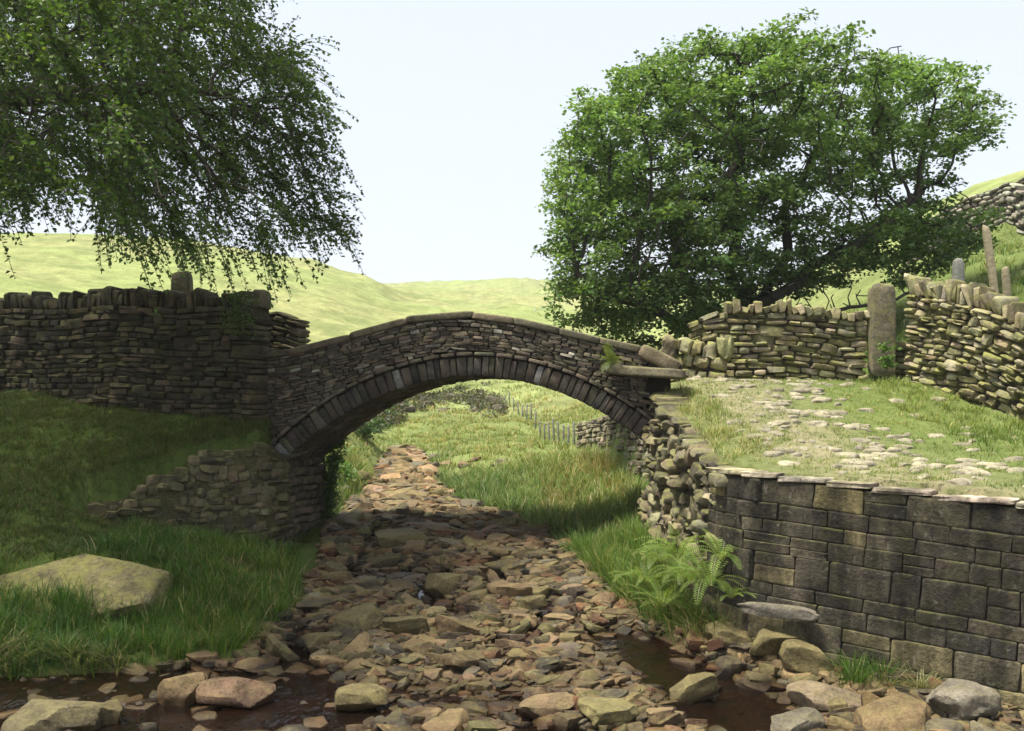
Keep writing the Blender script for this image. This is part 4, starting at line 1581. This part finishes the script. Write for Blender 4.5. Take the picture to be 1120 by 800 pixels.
add_grass('tuft of grass growing against the foot of the squared wall', [
    clumped(16, 60, (tx - .18, tx + .2), (ty - .15, ty + .2), lambda x, y: x > -9, (.16, .30), (.005, .009), GREEN, GW, 125, .07),
    clumped(8, 50, (tx + .1, tx + .4), (ty - .35, ty - .1), lambda x, y: x > -9, (.12, .24), (.005, .009), [(.30, .27, .13), (.2, .2, .07)], None, 126, .07, (.4, 1.0)),
])
TG = [(.14, .20, .04), (.20, .25, .07), (.31, .30, .12), (.40, .36, .19)]


def TER(x, y): return (x > revX(y) + .42) & (x < np.interp(y, [6, 12.4, 14], [9, 6.3, 5.5]))


add_grass('patchy sunlit turf between the cobbles of the path', [
    clumped(3600, 14, (2.0, 7.5), (6.6, 14.7), TER, (.025, .06), (.005, .010), TG, [.36, .34, .2, .1], 131, .06),
    clumped(420, 22, (4.2, 6.4), (10.2, 14.4), lambda x, y: TER(x, y) & (x > np.interp(y, [10, 14], [4.9, 4.9])), (.06, .13), (.006, .011), TG, [.6, .3, .1, .0], 133, .07),
    clumped(260, 24, (1.9, 2.9), (10.2, 13.6), lambda x, y: (x > revX(y) + .15) & (x < revX(y) + .7), (.06, .14), (.005, .010), TG, [.2, .3, .3, .2], 135, .07),
])
VG = [(.12, .19, .04), (.18, .23, .065), (.28, .28, .11), (.36, .32, .16)]


def BEY(x, y):
    return ((x > streamR(y) + .02) & (x < np.where(y < 24, revX(y) - .1, 4.5))) | ((x < streamL(y) - .02) & (x > -4.2)) & (y > 15.9)


add_grass('rough grass and rushes on the banks beyond the arch', [
    clumped(1500, 22, (-4.5, 2.4), (14.9, 22), lambda x, y: BEY(x, y) & ((x > -2.4) | (y > 16)) & ((y > 15.8) | (x > 0)), (.14, .40), (.010, .018), VG, [.4, .32, .18, .1], 141, .10),
    clumped(1700, 18, (-6, 4.5), (22, 40), BEY, (.09, .20), (.016, .028), VG, [.25, .3, .27, .18], 143, .16),
    clumped(1500, 14, (-12, 9), (38, 75), lambda x, y: x > -99, (.12, .26), (.03, .05), VG, [.12, .25, .35, .28], 145, .3),
    clumped(36, 30, (.6, 1.9), (16, 20), BEY, (.2, .4), (.010, .016), [(.24, .18, .07), (.26, .22, .09), (.2, .2, .06)], None, 147, .12),
])
add_grass('bright field grass rising behind the right-hand walls', [
    clumped(2200, 14, (4, 16), (15.4, 30), lambda x, y: x > .2 * y, (.08, .2), (.015, .025), VG, [.4, .35, .2, .05], 151, .12),
])


# ------------------------------------------------------------------ ferns and small plants

def fern(name, base, n, L, label, cat='fern', seed=0, cols=((.17, .26, .05), (.22, .31, .07), (.13, .21, .04)), out=None, group=None, wid=.125):
    rg = np.random.default_rng(seed)
    V, Q = [], []
    T = []
    for i in range(n):
        a = rg.uniform(0, 6.283) if out is None else out + rg.normal(0, .8)
        l = L * rg.uniform(.55, 1.15)
        bend_ = rg.uniform(1.1, 2.3)
        el = rg.uniform(.75, 1.45)
        d = A_([math.cos(a), math.sin(a), 0])
        sd = A_([-math.sin(a), math.cos(a), 0])
        m = 22
        col = A_(cols[rg.integers(len(cols))]) * rg.uniform(.8, 1.25)
        pts = []
        p = A_(base, float) + d * .02
        for j in range(m + 1):
            t = j / m
            e = el - bend_ * t
            pts.append(p.copy())
            p = p + (d * math.cos(e) + Z3 * math.sin(e)) * l / m
        pts = A_(pts)
        for j in range(3, m):
            t = j / m
            pl = .8 * wid * l / .5 * (math.sin(math.pi * min(1, (1 - t) * .95 + .08)) ** .8) * (1 - .35 * t) * .8
            tg = pts[j + 1] - pts[j - 1]
            tg /= np.linalg.norm(tg)
            up = np.cross(sd, tg)
            for sgn in (-1, 1):
                tip = pts[j] + sd * sgn * pl + tg * pl * .35 - Z3 * pl * .18
                w = l / m * .20
                mid = pts[j] * .5 + tip * .5
                k = len(V)
                V += [pts[j] - tg * w * .35, mid - tg * w, tip, mid + tg * w]
                Q.append([k, k + 1, k + 2, k + 3])
                T += [col * rg.uniform(.85, 1.15)] * 4
        for j in range(m):
            k = len(V)
            o = sd * .004
            V += [pts[j] - o, pts[j] + o, pts[j + 1] + o, pts[j + 1] - o]
            Q.append([k, k + 1, k + 2, k + 3])
            T += [A_((.12, .13, .04))] * 4
    o = mk(name, A_(V), [A_(Q)], M_FERN, None, A_(T), loc=tuple(base), smooth=False)
    tag(o, label, cat, group)
    return o


for i, (px, row, Y, L, n, lab) in enumerate([
        (742, 612, 10.4, .55, 24, 'bright green fern, uppermost on the right bank against the rubble wall'),
        (706, 640, 10.7, .46, 22, 'bright fern leaning towards the stream, leftmost on the right bank'),
        (776, 640, 9.62, .52, 24, 'bright fern in front of the squared wall end'),
        (752, 640, 10.0, .50, 24, 'bright fern in the middle of the clump on the right bank'),
        (790, 612, 9.60, .46, 22, 'bright fern against the left end of the squared wall, highest on that side'),
        (725, 664, 10.1, .44, 22, 'lowest fern of the cluster on the right bank, above the pool'),
        (722, 618, 11.1, .46, 22, 'fern furthest upstream on the right bank, beside the rubble wall'),
        (800, 655, 9.45, .38, 18, 'small fern beside the long grey slab at the squared wall')]):
    p = W(px, row, Y)
    fern('fern', p, n, L, lab, seed=200 + i)
pf = b_pt(b_uz(670, 402)[0], -.06, b_uz(670, 402)[1])
fern('fern', pf, 16, .42, 'small fern sprouting from the bridge face above the projecting slab', seed=210, out=-math.pi / 2 - BA, cols=((.10, .17, .03), (.16, .2, .05)), wid=.14)


def leafcloud(C, n, L, rg, r, flat=.6, cols=((.05, .10, .02),), jit=.25, updir=.9, wts=None, aspect=.62):
    """n folded leaves round every centre"""
    C = A_(C, float)
    N = len(C) * n
    off = rg.normal(0, 1, (N, 3))
    off /= np.linalg.norm(off, axis=1, keepdims=True)
    off *= (rg.random((N, 1)) ** .5)
    off *= A_(r)[..., None] if np.ndim(r) else r
    off[:, 2] *= flat
    P = np.repeat(C, n, 0) + off
    return leaves_at(P, L * rg.uniform(.6, 1.2, N), rg, cols, jit, updir, wts, aspect, off)


def leaves_at(P, L, rg, cols, jit, updir, wts, aspect, off=None, axis=None):
    N = len(P)
    nrm = rg.normal(0, .55, (N, 3))
    nrm[:, 2] += updir
    if off is not None:
        nrm += off * .6
    nrm /= np.linalg.norm(nrm, axis=1, keepdims=True)
    ax_ = rg.normal(0, 1, (N, 3)) if axis is None else axis + rg.normal(0, .35, (N, 3))
    ax_ -= nrm * (ax_ * nrm).sum(1, keepdims=True)
    ax_ /= np.linalg.norm(ax_, axis=1, keepdims=True) + 1e-9
    sd = np.cross(nrm, ax_)
    Lc = A_(L)[:, None]
    a = P
    tip = P + ax_ * Lc
    mid = P + ax_ * Lc * .45
    l_ = mid + sd * Lc * aspect / 2 + nrm * Lc * .10
    r_ = mid - sd * Lc * aspect / 2 + nrm * Lc * .10
    V = np.stack([a, l_, tip, r_], 1).reshape(-1, 3)
    k = (np.arange(N) * 4)[:, None]
    Tq = np.concatenate([k + A_([[0, 2, 1]]), k + A_([[0, 3, 2]])])
    tn = palette(N, cols, jit, rg, wts)
    return V, [Tq], np.repeat(tn, 4, 0)


rg = np.random.default_rng(33)
pp = W(966, 400, 14.15)
cl = [pp + A_([rg.normal(0, .09), rg.normal(0, .05), rg.uniform(0, .32)]) for _ in range(14)]
V, FQ, T = leafcloud(cl, 14, .07, rg, .08, cols=((.09, .17, .03), (.12, .2, .05)))
tag(mk('leafy_weed', V, FQ, M_FERN, None, T, loc=tuple(pp), smooth=False), 'leafy green weed at the foot of the tall gatepost', 'plant')
for (px, row, Y, r_, hgt, nn, lab) in ((374, 492, 19.5, .30, .30, 26, 'pale green bush on the left bank just beyond the arch'),
                                     (398, 478, 25, .5, .5, 45, 'dark green bush beside the stream bend, beyond the pale bush')):
    pp = W(px, row, Y)
    pp[2] = zt1(pp[0], pp[1])
    cl = [pp + A_([rg.normal(0, r_ * .5), rg.normal(0, r_ * .5), abs(rg.normal(0, hgt * .55))]) for _ in range(nn)]
    V, FQ, T = leafcloud(cl, 30, .085, rg, .16, cols=((.11, .2, .05), (.15, .24, .07)) if Y < 20 else ((.05, .10, .03), (.07, .12, .035)))
    tag(mk('bush', V, FQ, M_LEAF, None, T, loc=tuple(pp), smooth=False), lab, 'bush')
# heather and bilberry on the crags of the valley side
cl = []
rg = np.random.default_rng(44)
for i in range(330):
    px = rg.uniform(385, 552)
    row = 446 + 12 * math.sin(px * .035) + rg.normal(0, 7)
    x, y = hit(px, float(np.clip(row, 427, 464)))
    cl.append((x, y, zt1(x, y) + .12))
V, FQ, T = leafcloud(cl, 40, .16, rg, .34, .55, cols=((.050, .056, .024), (.085, .066, .036), (.07, .085, .03)))
tag(mk('heather', V, FQ, M_LEAF, None, T, smooth=False), 'dark heather covering the crags on the far valley side', 'heather', kind='stuff')
# ivy hanging on the far edge of the left pier
pts = []
for i in range(130):
    t = rg.random()
    pts.append(b_pt(u0 + .16 + .25 * (t ** 3) + rg.normal(0, .05), BW - .1 + rg.normal(0, .08), S(13.9) + .15 + t * 1.45))
V, FQ, T = leafcloud(pts, 26, .055, rg, .10, cols=((.05, .09, .02), (.07, .12, .025)))
tag(mk('ivy', V, FQ, M_LEAF, None, T, loc=tuple(b_pt(u0 + .16, BW - .1, float(S(14)))), smooth=False), 'ivy clinging to the far corner of the left arch pier', 'ivy')
# creeper on the end of the long dark wall
pts = []
for i in range(60):
    q_ = W(rg.uniform(244, 276), rg.uniform(318, 365), 13.3)
    pts.append(q_ + A_([0, rg.uniform(-.05, .35), 0]))
V, FQ, T = leafcloud(pts, 14, .05, rg, .10, cols=((.05, .085, .018), (.075, .11, .025)))
tag(mk('creeper', V, FQ, M_LEAF, None, T, loc=tuple(W(262, 365, 13.3)), smooth=False), 'leafy creeper draped over the right end of the long dark wall', 'creeper')


# ------------------------------------------------------------------ trees
def colonize(roots, att, step, infl, kill, rg, maxit=260, parents=None, up=0.0):
    nodes = [A_(r, float) for r in roots]
    par = list(parents) if parents is not None else [-1] + list(range(len(roots) - 1))
    att = A_(att, float)
    best = np.full(len(att), 1e9)
    bi = np.zeros(len(att), int)

    def upd(i0):
        nonlocal best, bi
        Nn = A_(nodes[i0:])
        d = np.linalg.norm(att[:, None, :] - Nn[None], axis=-1)
        j = d.argmin(1)
        dm = d[np.arange(len(att)), j]
        m = dm < best
        best[m] = dm[m]
        bi[m] = j[m] + i0
    upd(0)
    seen = {}
    for it in range(maxit):
        act = best < infl
        if not act.any():
            infl *= 1.4
            if infl > 40:
                break
            continue
        i0 = len(nodes)
        for j in np.unique(bi[act]):
            a = att[act & (bi == j)]
            d = a - nodes[j]
            d = (d / np.linalg.norm(d, axis=1, keepdims=True)).sum(0)
            d = d / (np.linalg.norm(d) + 1e-9) + rg.normal(0, .18, 3) + A_([0, 0, up])
            d /= np.linalg.norm(d)
            k = (j, round(float(d[0]), 1), round(float(d[2]), 1))
            if seen.get(j, 0) > 3:
                continue
            seen[j] = seen.get(j, 0) + 1
            nodes.append(nodes[j] + d * step)
            par.append(int(j))
        if len(nodes) == i0:
            break
        upd(i0)
        keep = best > kill
        att, best, bi = att[keep], best[keep], bi[keep]
        if len(att) == 0 or len(nodes) > 9000:
            break
    return A_(nodes), A_(par)


def radii(nodes, par, tip=.008, p=2.3):
    n = len(nodes)
    r = np.zeros(n)
    acc = np.zeros(n)
    kids = np.zeros(n, int)
    for i in range(n):
        if par[i] >= 0:
            kids[par[i]] += 1
    for i in range(n - 1, -1, -1):
        r[i] = max(tip, acc[i] ** (1 / p)) if kids[i] else tip
        if par[i] >= 0:
            acc[par[i]] += r[i] ** p
    return r, kids


def tubes(A, B, ra, rb, k=6):
    A, B = A_(A, float), A_(B, float)
    d = B - A
    d /= np.linalg.norm(d, axis=1, keepdims=True) + 1e-9
    ref = np.where(np.abs(d[:, 2:3]) > .9, A_([[1., 0, 0]]), A_([[0, 0, 1.]]))
    x = np.cross(d, ref)
    x /= np.linalg.norm(x, axis=1, keepdims=True)
    y = np.cross(d, x)
    an = np.arange(k) / k * 2 * math.pi
    c, s_ = np.cos(an), np.sin(an)
    ring = x[:, None, :] * c[None, :, None] + y[:, None, :] * s_[None, :, None]
    Va = A[:, None] + ring * A_(ra)[:, None, None]
    Vb = B[:, None] + ring * A_(rb)[:, None, None]
    V = np.concatenate([Va, Vb], 1).reshape(-1, 3)
    o = (np.arange(len(A)) * 2 * k)[:, None]
    Q = np.concatenate([o + A_([[i, (i + 1) % k, k + (i + 1) % k, k + i]]) for i in range(k)])
    return V, [Q], np.full((len(V), 3), .05)


def inpoly(px, py, poly):
    c = np.zeros(len(px), bool)
    n = len(poly)
    for i in range(n):
        x1, y1 = poly[i]
        x2, y2 = poly[(i + 1) % n]
        m = ((y1 > py) != (y2 > py)) & (px < (x2 - x1) * (py - y1) / (y2 - y1 + 1e-9) + x1)
        c ^= m
    return c


# spreading tree behind the path
rg = np.random.default_rng(5)
TY = 19.0
blobs = [(735, 185, 135, 120, 3.2), (850, 143, 150, 86, 3.2), (965, 135, 100, 80, 2.3), (690, 275, 100, 82, 2.8), (850, 265, 165, 60, 2.6), (1000, 262, 80, 42, 1.6),
         (645, 215, 56, 62, 1.8), (655, 332, 66, 40, 1.9), (622, 300, 34, 46, 1.0), (715, 348, 80, 34, 1.9), (835, 318, 110, 34, 2.2), (1020, 250, 60, 36, 1.6), (1062, 132, 40, 34, 1.0), (775, 105, 100, 54, 2.4), (858, 92, 80, 54, 2.4), (1015, 145, 52, 44, 1.2), (760, 300, 90, 60, 2.2)]
att = []
for (cx, cy, rx, ry, dz) in blobs:
    n = int(40 * rx * ry * dz / 2600) + 40
    u = rg.normal(size=(n, 3))
    u /= np.linalg.norm(u, axis=1, keepdims=True)
    u *= rg.uniform(.45, 1.0, (n, 1)) ** .6
    c = W(cx, cy, TY)
    att.append(c + u * A_([rx / F * TY, dz, ry / F * TY]))
att = np.concatenate(att)
base = W(775, 385, TY)
base[2] = zt1(base[0], base[1]) - .1
trunk_pts = [base + (W(px, row, TY + dy) - W(775, 385, TY)) for px, row, dy in ((775, 385, 0), (776, 372, 0), (780, 358, 0), (786, 345, 0), (794, 333, 0.05), (803, 322, .05), (811, 311, .1))]
tpar = [-1] + list(range(6))
knots = {'fork': 6}
LIMBS = [(6, [(811, 311, .1), (832, 285, -.4), (868, 262, -.7), (905, 232, -.9), (938, 218, -.8), (975, 186, -.6), (1010, 160, -.3)]),
         (5, [(803, 322, 0), (770, 305, -.5), (735, 300, -.9), (700, 282, -1.2), (662, 276, -1.2), (630, 250, -1.0)]),
         (6, [(811, 311, .1), (812, 280, .2), (796, 245, .1), (808, 205, .0), (795, 165, .1), (806, 125, .2), (800, 85, .2)]),
         (6, [(811, 311, .1), (842, 268, .7), (862, 228, 1.0), (858, 185, 1.1), (882, 140, 1.0), (905, 100, .9)]),
         (4, [(794, 333, 0), (762, 285, .6), (738, 245, 1.1), (742, 205, 1.3), (705, 165, 1.4), (690, 125, 1.3)]),
         (5, [(803, 322, 0), (850, 312, -.6), (905, 296, -1.0), (955, 282, -1.1), (1010, 268, -.9)])]
for root_i, pts_ in LIMBS:
    prev = root_i
    P_l = [W(a, b, TY + c) + (trunk_pts[0] - W(775, 385, TY)) for a, b, c in pts_]
    P_l[0] = trunk_pts[root_i]
    for q0, q1 in zip(P_l[:-1], P_l[1:]):
        n_ = max(1, int(np.linalg.norm(q1 - q0) / .19))
        for j in range(1, n_ + 1):
            trunk_pts.append(q0 + (q1 - q0) * j / n_ + rg.normal(0, .025, 3))
            tpar.append(prev)
            prev = len(trunk_pts) - 1
n_limb = len(trunk_pts)
nodes, par = colonize(trunk_pts, att, .19, 1.2, .27, rg, parents=tpar, up=-.02)
r, kids = radii(nodes, par, .010, 2.15)
r = np.minimum(r, .30)
r[:7] = np.maximum(r[:7], np.linspace(.36, .27, 7))
m = par >= 0
V, FQ, T = tubes(nodes[par[m]], nodes[m], np.minimum(r[par[m]], r[m] * 1.35 + .004), r[m], 7)
tree = thing('spreading_tree', 'big spreading broadleaf tree with open gnarled branches behind the coursed wall', 'tree', tuple(base))
mk('trunk', V, FQ, M_BARK, tree, T)
thin = np.where((r < .030) & (np.arange(len(nodes)) >= n_limb))[0]
LC = [(.115, .19, .054), (.145, .225, .068), (.09, .155, .042), (.18, .26, .09)]
cen = nodes[thin] + rg.normal(0, .06, (len(thin), 3))
tipm = kids[thin] == 0
# fewer leaves toward the open right-hand limbs
pxn = 560 + cen[:, 0] / cen[:, 1] * F
rown = HZ - cen[:, 2] / cen[:, 1] * F
sparse = np.where((pxn > 860) & (rown < 235) & (rown > 90), .80, 1.0)
gap = vnoise(cen / A_([1.35, 1.35, .55]) + 4.4) + .4 * vnoise(cen / .45)
keep = (rg.random(len(cen)) < np.where(tipm, 1.0, .85) * sparse) & (gap > np.where(pxn < 690, -.70, -.30))
cen = cen[keep]
print('tree nodes', len(nodes), 'leaf centres', len(cen))
V, FQ, T = leafcloud(cen, 54, .10, rg, .31, .42, LC, .22, 1.1, [.3, .3, .2, .2], .72)
T = T * np.repeat(1 + .28 * vnoise(cen / .8 + 9.1) + rg.normal(0, .10, len(cen)), 54 * 4)[:, None].clip(.6, 1.5)
mk('crown', V, FQ, M_LEAF, tree, T, smooth=False)

# drooping tree whose trunk stands outside the frame on the left
rg = np.random.default_rng(8)
poly = [(-420, -260), (255, -260), (268, -90), (262, -30), (268, 10), (324, 50), (354, 100), (368, 160), (376, 210), (370, 280), (355, 350), (262, 338), (190, 275), (120, 250), (85, 205), (55, 160), (25, 205), (-40, 235), (-420, 200)]
att = []
while len(att) < 4200:
    px, row = rg.uniform(-420, 400), rg.uniform(-260, 260)
    if not inpoly(A_([px]), A_([row]), poly)[0]:
        continue
    if px < -60 and rg.random() < .6:
        continue
    if row < -60 and rg.random() < .5:
        continue
    edge = np.clip((400 - px) / 260, .15, 1)
    Y = 11.7 + rg.uniform(-1, 1) * (3.3 * edge) + .6 * (px > 150)
    att.append(W(px, row, Y))
base2 = A_([-8.3, 11.3, 0.])
base2[2] = zt1(base2[0], base2[1]) - .1
roots = [base2 + A_([.02 * i, 0, .3 * i]) for i in range(9)]
par0 = [-1] + list(range(8))
# main limb reaching right across the top of the picture
tp = roots[-1]
for (px, row, Y) in ((-180, 150, 11.3), (-130, 122, 11.2), (-80, 108, 11.1), (-30, 104, 11.0), (20, 106, 11.0), (70, 104, 11.0), (120, 100, 11.0), (170, 96, 11.1)):
    tgt = W(px, row, Y)
    st_ = roots[-1]
    roots.append(tgt)
    par0.append(len(roots) - 2)
nodes, par = colonize(roots, att, .16, 1.5, .22, rg, parents=par0, up=-.05)
r, kids = radii(nodes, par, .006, 2.15)
r = np.minimum(r, .22)
r[:9] = np.linspace(.34, .24, 9)
tree2 = thing('drooping_tree', 'dark tree with drooping leafy twigs hanging in from the upper left', 'tree', tuple(base2))
m = par >= 0
seg = [tubes(nodes[par[m]], nodes[m], np.minimum(r[par[m]], r[m] * 1.35 + .004), r[m], 6)]
thin = np.where((r < .020) & (np.arange(len(nodes)) > 17))[0]
pxn = 560 + nodes[thin, 0] / nodes[thin, 1] * F
rown = HZ - nodes[thin, 2] / nodes[thin, 1] * F
vis = (pxn > -60) & (rown > -70)
LP, LAX = [], []
TA, TB = [], []
gapn = vnoise(nodes / .95 + 2.2) + .35 * vnoise(nodes / .35)
for i, v in zip(thin, vis):
    if gapn[i] < -.13:
        continue
    nt = (4 if rg.random() < .4 else 3) if v else (2 if rg.random() < .35 else 1)
    for _ in range(nt):
        p = nodes[i].copy()
        out = nodes[i] - nodes[max(par[i], 0)]
        d = out / (np.linalg.norm(out) + 1e-9) * .8 + A_([.50, -.05, -.30]) + rg.normal(0, .40, 3)
        L_ = min(.9, rg.uniform(.30, .70) * (1.6 if rg.random() < .10 else 1) * (1 + .55 * float(vnoise(A_([[p[0] * 1.6, p[1] * 1.6, 3.]]))[0])))
        ns = max(4, int(L_ / .029))
        d /= np.linalg.norm(d)
        q0 = p.copy()
        for j in range(ns):
            d = d + A_([0.012, 0, -.055])
            d /= np.linalg.norm(d)
            p2 = p + d * .029
            sdv = np.cross(d, [0, 0, 1.])
            sdv /= np.linalg.norm(sdv) + 1e-9
            LP.append(p2 + rg.normal(0, .012, 3))
            LAX.append(d * .55 + sdv * (1 if j % 2 else -1) * .8 + A_([0, 0, -.25]))
            p = p2
            if j % 5 == 4 or j == ns - 1:
                TA.append(q0)
                TB.append(p.copy())
                q0 = p.copy()
print('tree2 nodes', len(nodes), 'leaves', len(LP))
seg.append(tubes(TA, TB, np.full(len(TA), .0035), np.full(len(TA), .0025), 3))
V, FQ, T = join(seg)
mk('trunk', V, FQ, M_BARK, tree2, T)
V, FQ, T = leaves_at(A_(LP), rg.uniform(.042, .070, len(LP)), rg, [(.064, .112, .025), (.085, .14, .033), (.05, .09, .02), (.13, .18, .046)], .22, .8, [.4, .3, .2, .1], .66, None, A_(LAX))
mk('crown', V, FQ, M_LEAF2, tree2, T, smooth=False)

# ------------------------------------------------------------------ thin summer haze
HZD = 0.0004
hx_ = A_([[-910, -3.5, -9.5], [910, -3.5, -9.5], [910, 1110, -9.5], [-910, 1110, -9.5], [-910, -3.5, 75], [910, -3.5, 75], [910, 1110, 75], [-910, 1110, 75]])
mh = bpy.data.materials.new('haze_air')
mh.use_nodes = True
mh.node_tree.nodes.clear()
_o = mh.node_tree.nodes.new('ShaderNodeOutputMaterial')
_v = mh.node_tree.nodes.new('ShaderNodeVolumePrincipled')
_v.inputs['Color'].default_value = (.92, .95, 1, 1)
_v.inputs['Density'].default_value = HZD
mh.node_tree.links.new(_v.outputs[0], _o.inputs['Volume'])
tag(mk('haze', hx_, A_([[0, 3, 2, 1], [4, 5, 6, 7], [0, 1, 5, 4], [1, 2, 6, 5], [2, 3, 7, 6], [3, 0, 4, 7]]), mh, smooth=False), kind='stuff')

# ------------------------------------------------------------------ lift everything so that the low water is near zero
for o in SC.objects:
    if o.parent is None:
        o.location.z += ZC
for o in SC.objects:
    if '_loc' in o:
        del o['_loc']

# ------------------------------------------------------------------ light, sky, camera
SUN_EL, SUN_AZ = 69.0, 248.0       # azimuth from +Y (away from the camera) towards +X
el, az = math.radians(SUN_EL), math.radians(SUN_AZ)
dirn = Vector((math.sin(az) * math.cos(el), math.cos(az) * math.cos(el), math.sin(el)))
sl = bpy.data.lights.new('sun', 'SUN')
sl.energy = 3.4
sl.angle = math.radians(14.0)
sl.color = (1.0, .95, .86)
so = bpy.data.objects.new('sun', sl)
so.rotation_euler = (-dirn).to_track_quat('-Z', 'Y').to_euler()
so.location = (0, 0, 30)
COL.objects.link(so)
wd = bpy.data.worlds.new('World')
SC.world = wd
wd.use_nodes = True
nt = wd.node_tree
bg = nt.nodes['Background']
sky = nt.nodes.new('ShaderNodeTexSky')
sky.sky_type = 'NISHITA'
sky.sun_disc = False
sky.sun_elevation = el
sky.sun_rotation = az
sky.air_density = 1.0
sky.dust_density = 3.0
sky.ozone_density = 1.0
hz = nt.nodes.new('ShaderNodeMix')     # thin bright cloud veil over the blue
hz.data_type = 'RGBA'
hz.inputs[0].default_value = 0.68
hz.inputs[7].default_value = (6.3, 6.6, 7.2, 1)
nt.links.new(sky.outputs[0], hz.inputs[6])
nt.links.new(hz.outputs[2], bg.inputs[0])
bg.inputs[1].default_value = 0.063

cam = bpy.data.cameras.new('camera')
cam.sensor_width = 36
cam.lens = F / 1120 * 36
cam.shift_y = (HZ - 400) / 1120
cam.clip_end = 3000
cam.clip_start = .05
co = bpy.data.objects.new('camera', cam)
co.location = (0, 0, ZC)
co.rotation_euler = (math.radians(90), 0, 0)
COL.objects.link(co)
SC.camera = co
print('ground range', gz.min(), gz.max(), gx.min(), gx.max(), gy.min(), gy.max())
vs = SC.view_settings
vs.view_transform = 'Standard'
vs.look = 'None'
vs.exposure = 1.5
vs.gamma = 1
vs.use_curve_mapping = False
